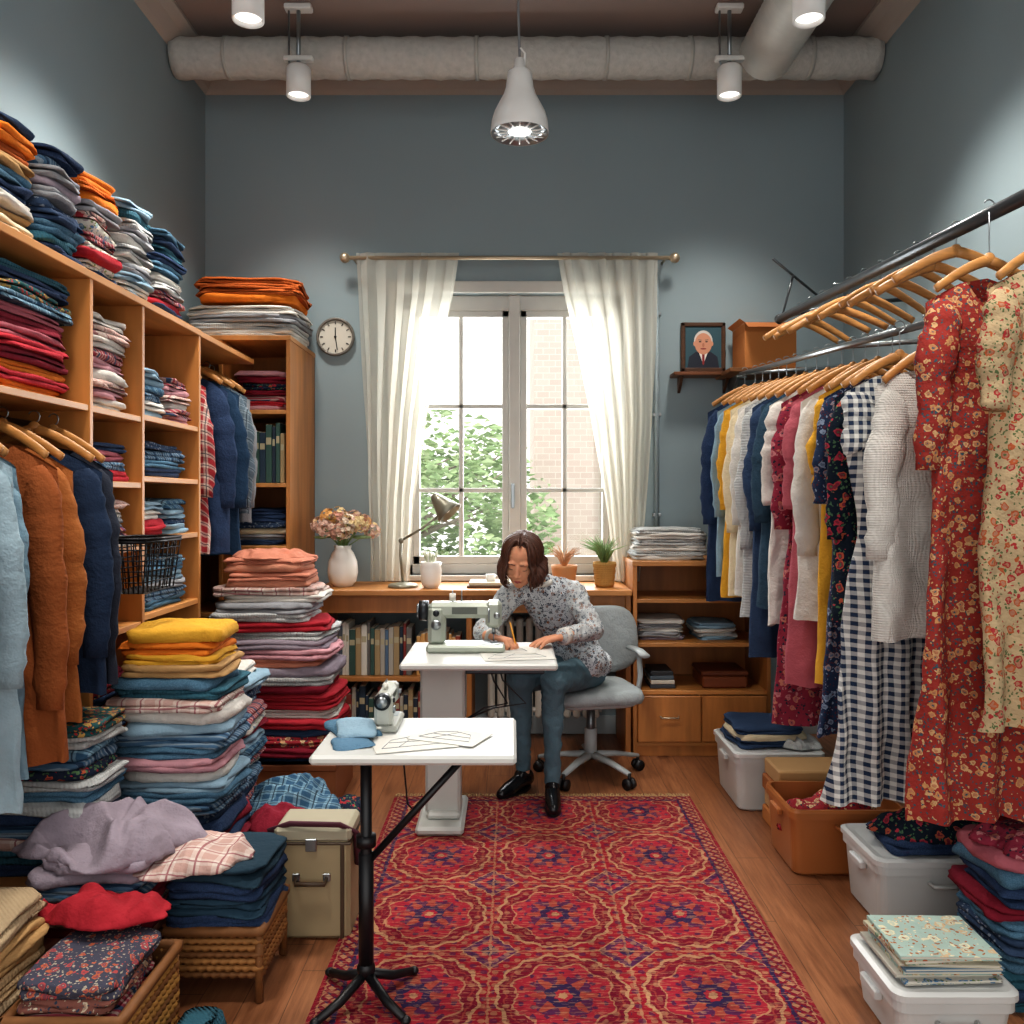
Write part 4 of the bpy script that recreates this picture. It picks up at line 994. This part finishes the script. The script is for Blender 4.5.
M2=hand('left_hand',(.225,3.835,.785),(-.9,-.38,-.14),(0,0,1),1,[(.15,.2,.15),(.12,.2,.2),(.15,.25,.2),(.2,.3,.2)],.14,(.5,.3))
mb=MB(); tip=M1@Vector((-.018,.115,-.045)); tail=tip+Vector((-.03,.02,.13)); tip=Vector((tip.x,tip.y,TZ+.006)); mb.tube([tip,tip.lerp(tail,.1),tail],[.001,.004,.004],plain('c98a2c'),6); ob=mb.obj('pencil',origin=O0); toWoman(ob)
def shoe(a,d):
    a=Vector(a); d=Vector(d); d.z=0; d.normalize(); sx=Vector((d.y,-d.x,0)); mb=MB(); shm=plain('15161a',.25)
    B=Vector((a.x,a.y,.0145 if a.y<4.0 else .001))
    limb(mb,[B+Vector((0,0,.05))-d*.035,B+d*.05+Vector((0,0,.05)),B+d*.12+Vector((0,0,.034)),B+d*.175+Vector((0,0,.028))],[.034,.036,.037,.026],shm)
    limb(mb,[B-d*.03+Vector((0,0,.06)),B+d*.02+Vector((0,0,.075))],[.035,.034],shm)
    ob=mb.obj('shoe_upper',origin=O0); remesh(ob,.005,3)
    for v in ob.data.vertices: v.co.z=max(v.co.z,B.z+.012)
    toWoman(ob)
    mb=MB()
    n=28; vs=[]
    for zz in (B.z,B.z+.016):
        for i in range(n):
            t=2*pi*i/n; yy=math.cos(t)*.125; xx=math.sin(t)*(.036+.008*math.cos(t)); p=B+d*(.065+yy)+sx*xx; vs.append((p.x,p.y,zz))
    mb.add(vs,[list(range(n)),list(range(n,2*n))]+[[i,(i+1)%n,n+(i+1)%n,n+i] for i in range(n)],plain('0e0e10',.5),None,False)
    ob=mb.obj('shoe_sole',origin=O0); toWoman(ob)
    mb=MB(); limb(mb,[a+Vector((0,0,.02)),a-Vector((0,0,.035))],[.033,.031],skin); ob=mb.obj('ankle',origin=O0); remesh(ob,.006,2); toWoman(ob)
shoe(AR,(-.55,-.75,0)); shoe(AL,(-.02,-1,0))
# ---------------------------------------------------------------- floor piles left
mb=MB(); cb2=plain('8d5430',.8)
mb.box((-1.36,3.85,.001),(-.80,4.28,.20),cb2,.004); mb.box((-1.365,3.845,.17),(-.795,4.285,.20),plain('7a4526',.8),.004)
mb.box((-1.1,3.842,.08),(-1.0,3.846,.11),plain('3a2115'),0); mb.obj('cardboard_box')
mb=MB(); mb,z=stack('',-1.12,4.06,.202,.64,.42,.44,[navy,crimson,flr,navy2,red2,whitef,red,red2,crimson,lgray,mauve,red],order=True,mb=mb,t=(.035,.05),jit=.03)
mb,z=stack('',-1.13,4.06,z,.58,.40,.20,[salmon,pink,mauve,lgray,red,whitef],order=True,mb=mb,t=(.03,.045),jit=.03)
mb,z=stack('',-1.14,4.06,z,.50,.38,.16,[lgray,gray,whitef,plp,lgray],order=True,mb=mb,t=(.03,.045),jit=.025)
mb,z=stack('',-1.15,4.06,z,.40,.34,.15,[salmon,fab('b86a56'),fab('c0866e')],mb=mb,t=(.03,.04),jit=.015)
mb.heap((-1.15,4.06,z-.004),.19,.16,.02,salmon,A=.02,fr=10)
mb.obj('folded_blankets_pile')
mb=MB(); mb,z=stack('',-1.145,2.97,.0,.40,.36,.42,P_blue+[crimson],mb=mb,jit=.02)
mb,z=stack('',-1.145,2.97,z,.39,.36,.42,[denim,lblue,whitef,pink,denim,strb,lblue,whitef,plp,teal,denim],order=True,mb=mb,t=(.033,.045),jit=.02)
mb,z=stack('',-1.15,2.97,z,.34,.33,.18,[tan,must,orange,must,fab('d8963a')],order=True,mb=mb,t=(.035,.045),jit=.015); mb.obj('folded_jeans_pile')
stack('folded_shirts_pile',-1.19,3.38,0,.34,.36,.76,[navy,strb,plb,lblue,crimson,flw,plb,whitef,dotn,strr,flw],t=(.03,.042),jit=.018)
mb=MB(); mb,z=stack('',-.88,3.42,0,.26,.40,.20,[plb,navy,dotn,strb],mb=mb,t=(.035,.045)); mb.heap((-.88,3.42,z),.18,.22,.06,plb,A=.04,fr=9); mb.obj('plaid_fabric_heap')
mb=MB(); mb.heap((-.85,3.1,.0),.13,.15,.20,strb,A=.04,fr=9); mb.heap((-.86,3.12,.21),.11,.1,.04,crimson,A=.03,fr=9); mb.obj('striped_fabric_heap')
mb=MB(); mb.heap((-.72,3.76,.001),.1,.10,.06,fln,A=.03,fr=10); mb.obj('floral_fabric_heap')
def wicker(name,x0,x1,y0,y1,z0,z1,legs=0,h='9a6a38'):
    mb=MB(); wk=plain(h,.7,0,.3,30); wk2=plain('7a4f28',.7,0,.3,30)
    n=int((z1-z0)/.018)
    def loop(ins,z,ph):
        P=[]; seg=[(x0+ins,y0+ins,x1-ins,y0+ins),(x1-ins,y0+ins,x1-ins,y1-ins),(x1-ins,y1-ins,x0+ins,y1-ins),(x0+ins,y1-ins,x0+ins,y0+ins)]
        for (a,b_,c,d) in seg:
            L=math.hypot(c-a,d-b_); m_=max(4,int(L/.012)); nx_,ny_=(d-b_)/L,-(c-a)/L
            for k in range(m_):
                t=k/m_; o=.004*math.sin(pi*k+ph)
                P.append((a+(c-a)*t+nx_*o,b_+(d-b_)*t+ny_*o,z))
        P.append(P[0]); return P
    for k in range(n):
        z=z0+(k+.5)*(z1-z0)/n; mb.tube(loop(.006,z,pi*.5*(1 if k%2 else -1)),.009,wk if k%3 else wk2,5,cap=False)
    mb.tube(loop(.002,z1,0),.014,wk2,6,cap=False)
    mb.box((x0+.01,y0+.01,z0),(x1-.01,y1-.01,z0+.01),wk2,0)
    for (a,b_) in ((x0+.01,y0+.01),(x1-.01,y0+.01),(x1-.01,y1-.01),(x0+.01,y1-.01)): mb.tube([(a,b_,z0-legs),(a,b_,z1)],[.012 if legs else .009,.012],wk2,8)
    for (a,b_,c,d) in ((x0+.012,y0+.012,x1-.012,y0+.016),(x0+.012,y1-.016,x1-.012,y1-.012),(x0+.012,y0+.012,x0+.016,y1-.012),(x1-.016,y0+.012,x1-.012,y1-.012)): mb.box((a,b_,z0),(c,d,z1-.005),wk2,0)
    return mb.obj(name)
wicker('wicker_basket',-.97,-.695,2.36,2.63,.07,.20,.068)
mb=MB(); mb,z=stack('',-.835,2.50,.20,.30,.29,.19,[navy,navy2,teal,fab('2b3f4c'),fab('2f4656')],mb=mb,t=(.04,.05),jit=.008); mb.obj('folded_blankets_pile')
wicker('wicker_basket',-1.14,-.875,1.90,2.24,.002,.23,0,'a87a3c')
mb=MB(); mb,z=stack('',-1.02,2.06,.13,.235,.30,.20,[flr,fln,strr,fab('8a5a50','floral','c9b8a0','3a4658',.5),fab('4a4a58','floral','b05050','a8a090',.45)],mb=mb,order=True,t=(.03,.04),jit=.004); mb.obj('floral_fabric_pile')
mb=MB(); mb,z=stack('',-1.17,2.45,0,.34,.32,.37,P_mix+[navy,teal],mb=mb,t=(.033,.045)); mb.obj('folded_shirts_pile')
mb=MB(); mb.slab((-1.16,2.46,z+.02),.36,.33,.035,.1,mauve,nz=.016); mb.slab((-1.13,2.45,z+.05),.33,.30,.03,-.1,mauve,nz=.018); mb.heap((-1.13,2.46,z+.055),.23,.19,.045,mauve,A=.055,fr=7,na=170,nr=54,pw=4); mb.obj('crumpled_blanket')
mb=MB(); mb.heap((-.92,2.44,z+.018),.17,.15,.03,plp,A=.03,fr=7,na=130,nr=40); mb.obj('plaid_blanket')
mb=MB(); mb.heap((-1.06,2.20,.335),.18,.085,.03,red,A=.035,fr=10,na=150,nr=44); mb.obj('red_cloth')
stack('knitted_sweaters_pile',-1.27,2.02,0,.22,.30,.42,[fab('a58a68','knit'),tan,fab('b09a7c','knit')],t=(.05,.07))
mb=MB(); mb.slab((-.79,2.10,.05),.12,.22,.1,0,teal); mb.obj('folded_fabric')
# suitcase
mb=MB(); sc_=plain('a09070',.6,0,.15); scd=plain('4b3a2a',.5)
x0,x1,y0,y1,zt=-.755,-.515,2.70,2.87,.36
mb.box((x0,y0,.004),(x1,y1,zt-.04),sc_,.012); mb.box((x0-.003,y0-.003,zt-.05),(x1+.003,y1+.003,zt),plain('a9a28c',.6),.012)
mb.box((x0-.004,y0-.004,zt-.056),(x1+.004,y1+.004,zt-.048),scd,.002)
for xx in (x0+.02,x1-.03): mb.box((xx,y0-.005,.004),(xx+.012,y0,zt-.05),scd,.001)
mb.tube([(x0+.07,y0-.002,.20),(x0+.072,y0-.025,.19),(x0+.165,y0-.025,.19),(x0+.167,y0-.002,.20)],.007,scd,8)
for xx in (x0+.07,x0+.167): mb.box((xx-.012,y0-.006,.19),(xx+.012,y0,.215),metal,.002)
mb.box((x0+.1,y0-.008,zt-.075),(x0+.135,y0,zt-.035),metal,.002)
mb.tube([(x0-.002,y0+.05,zt-.1),(x0-.02,y0+.03,zt-.02),(x0+.05,y0-.0,zt+.012),(x1-.03,y0-.01,zt+.012),(x1+.012,y0+.04,zt-.03),(x1+.012,y0+.08,zt-.15)],.013,plain('5a2f3c',.7),8,fl=(1,.5))
mb.obj('vintage_suitcase')
# ---------------------------------------------------------------- right floor things
def bin_(name,x0,x1,y0,y1,h,c='c5c7c5',lid=True,z0=.001):
    mb=MB(); pm=plain(c,.3); i_=.02
    def rr(ins,z,r=.035,n=5):
        P=[]
        for (cx_,cy_,a0) in ((x1-ins-r,y0+ins+r,-pi/2),(x1-ins-r,y1-ins-r,0),(x0+ins+r,y1-ins-r,pi/2),(x0+ins+r,y0+ins+r,pi)):
            for k in range(n+1):
                a=a0+pi/2*k/n; P.append((cx_+r*math.cos(a),cy_+r*math.sin(a),z))
        return P
    rings=[(i_+.01,z0),(i_,z0+.01),(.008,z0+h-.035),(.0,z0+h-.034),(.0,z0+h-.01),(.004,z0+h),(.014,z0+h)]
    if not lid: rings+=[(.014,z0+h-.03),(i_+.004,z0+.02)]
    vs=[];n=24
    for ins,z in rings: vs+=rr(ins,z)
    fs=[[a*n+j,a*n+(j+1)%n,(a+1)*n+(j+1)%n,(a+1)*n+j] for a in range(len(rings)-1) for j in range(n)]
    fs+=[list(range(n))[::-1],[ (len(rings)-1)*n+j for j in range(n)]]
    mb.add(vs,fs,pm,None,False)
    if lid:
        vs=rr(-.006,z0+h-.004)+rr(-.006,z0+h+.012)+rr(.006,z0+h+.018)+rr(.03,z0+h+.012)
        mb.add(vs,[[a*n+j,a*n+(j+1)%n,(a+1)*n+(j+1)%n,(a+1)*n+j] for a in range(3) for j in range(n)]+[list(range(n))[::-1],[3*n+j for j in range(n)]],plain('cbccca',.3),None,False)
    mx=(x0+x1)/2; mb.tube([(mx-.05,y0+.01,z0+h-.06),(mx-.045,y0-.012,z0+h-.065),(mx+.045,y0-.012,z0+h-.065),(mx+.05,y0+.01,z0+h-.06)],.007,pm,6)
    my=(y0+y1)/2; mb.box((x0-.012,my-.05,z0+h-.06),(x0+.01,my+.05,z0+h-.035),pm,.004)
    return mb.obj(name)
bin_('storage_bin',1.00,1.40,3.80,4.22,.25)
mb=MB(); mb,z=stack('',1.19,4.03,.270,.34,.34,.09,[denim,navy2,cream],mb=mb,t=(.025,.035)); mb.obj('folded_shirts_pile')
mb=MB(); mb.heap((1.32,3.91,.272),.1,.09,.03,lgray,A=.02,fr=12); mb.obj('crumpled_cloth')
bin_('orange_storage_crate',1.03,1.47,3.14,3.48,.25,'a8683a',False)
mb=MB(); mb.heap((1.25,3.31,.12),.19,.14,.12,flr,A=.03,fr=8); mb.obj('floral_fabric_heap')
mb=MB()
for i in range(4): mb.box((1.10+.01*(i%2),3.53,.001+i*.068),(1.44-.01*i,3.74,.067+i*.068),[cb,plain('cba878',.8),cbd,plain('b08a5c',.8)][i],.006)
mb.obj('cardboard_boxes')
bin_('storage_bin',1.18,1.62,2.74,3.06,.22)
mb=MB(); mb,z=stack('',1.42,2.90,.24,.36,.26,.06,[navy,fln],mb=mb); mb.heap((1.42,2.90,z),.2,.13,.04,darkf,A=.03,fr=9); mb.obj('floral_fabric_heap')
bin_('storage_bin',.96,1.27,2.12,2.42,.15)
flg=fab('aabfb6','floral','e0d8b8','a8704a',.7)
mb=MB(); zc=.171
for i,mt in enumerate((flw,plain('b8b4a8'),flg,plain('5f7f94'),plain('c9c2ae'),fab('c0b8a0','floral','6f8f7a','a85a40',.7),flg)):
    tk=R.uniform(.007,.013); Mx=Matrix.Translation((1.115+R.uniform(-.01,.01),2.27+R.uniform(-.01,.01),zc))@Matrix.Rotation(R.uniform(-.09,.09),4,'Z')
    mb.box((-.125,-.105,.001),(.122,.105,tk-.001),plain('d8d3c6',.7),0,Mx); mb.box((-.127,-.108,tk-.002),(.127,.108,tk),mt,.0008,Mx); mb.box((-.127,-.108,0),(.127,.108,.0018),mt,.0008,Mx); mb.box((-.1285,-.108,0),(-.126,.108,tk),mt,.0005,Mx); zc+=tk+.0005
mb.obj('magazine_stack')
mb=MB(); mb,z=stack('',1.50,2.45,.0,.34,.30,.42,[navy,navy2,crimson,denim,dotn,pink2,teal,navy],mb=mb,t=(.035,.05),jit=.02); mb.heap((1.50,2.45,z),.16,.14,.03,rose,A=.02,fr=10); mb.obj('folded_clothes_pile')
stack('folded_clothes_pile',1.80,2.85,0,.32,.34,.5,P_mix,t=(.04,.05)); 
# ---------------------------------------------------------------- lights
w=bpy.data.worlds.new('world'); scene.world=w; w.use_nodes=True
bg=w.node_tree.nodes['Background']; bg.inputs[0].default_value=(1,.985,.965,1); bg.inputs[1].default_value=1.35
def area(name,loc,tgt,sx,sy,e,c):
    l=bpy.data.lights.new(name,'AREA'); l.shape='RECTANGLE'; l.size=sx; l.size_y=sy; l.energy=e; l.color=c
    o=bpy.data.objects.new(name,l); scene.collection.objects.link(o); o.location=loc; o.rotation_euler=(Vector(tgt)-Vector(loc)).to_track_quat('-Z','Y').to_euler(); return o
area('window_daylight',(0,5.5,1.9),(0,0,1.2),1.4,1.7,80,(.95,.98,1))
sl=bpy.data.lights.new('sun','SUN'); sl.energy=1.2; sl.angle=.05; so=bpy.data.objects.new('sun',sl); scene.collection.objects.link(so); so.rotation_euler=Vector((-.75,.45,-.6)).to_track_quat('-Z','Y').to_euler()
print('verts',sum(len(o.data.vertices) for o in bpy.data.objects if o.type=='MESH'))
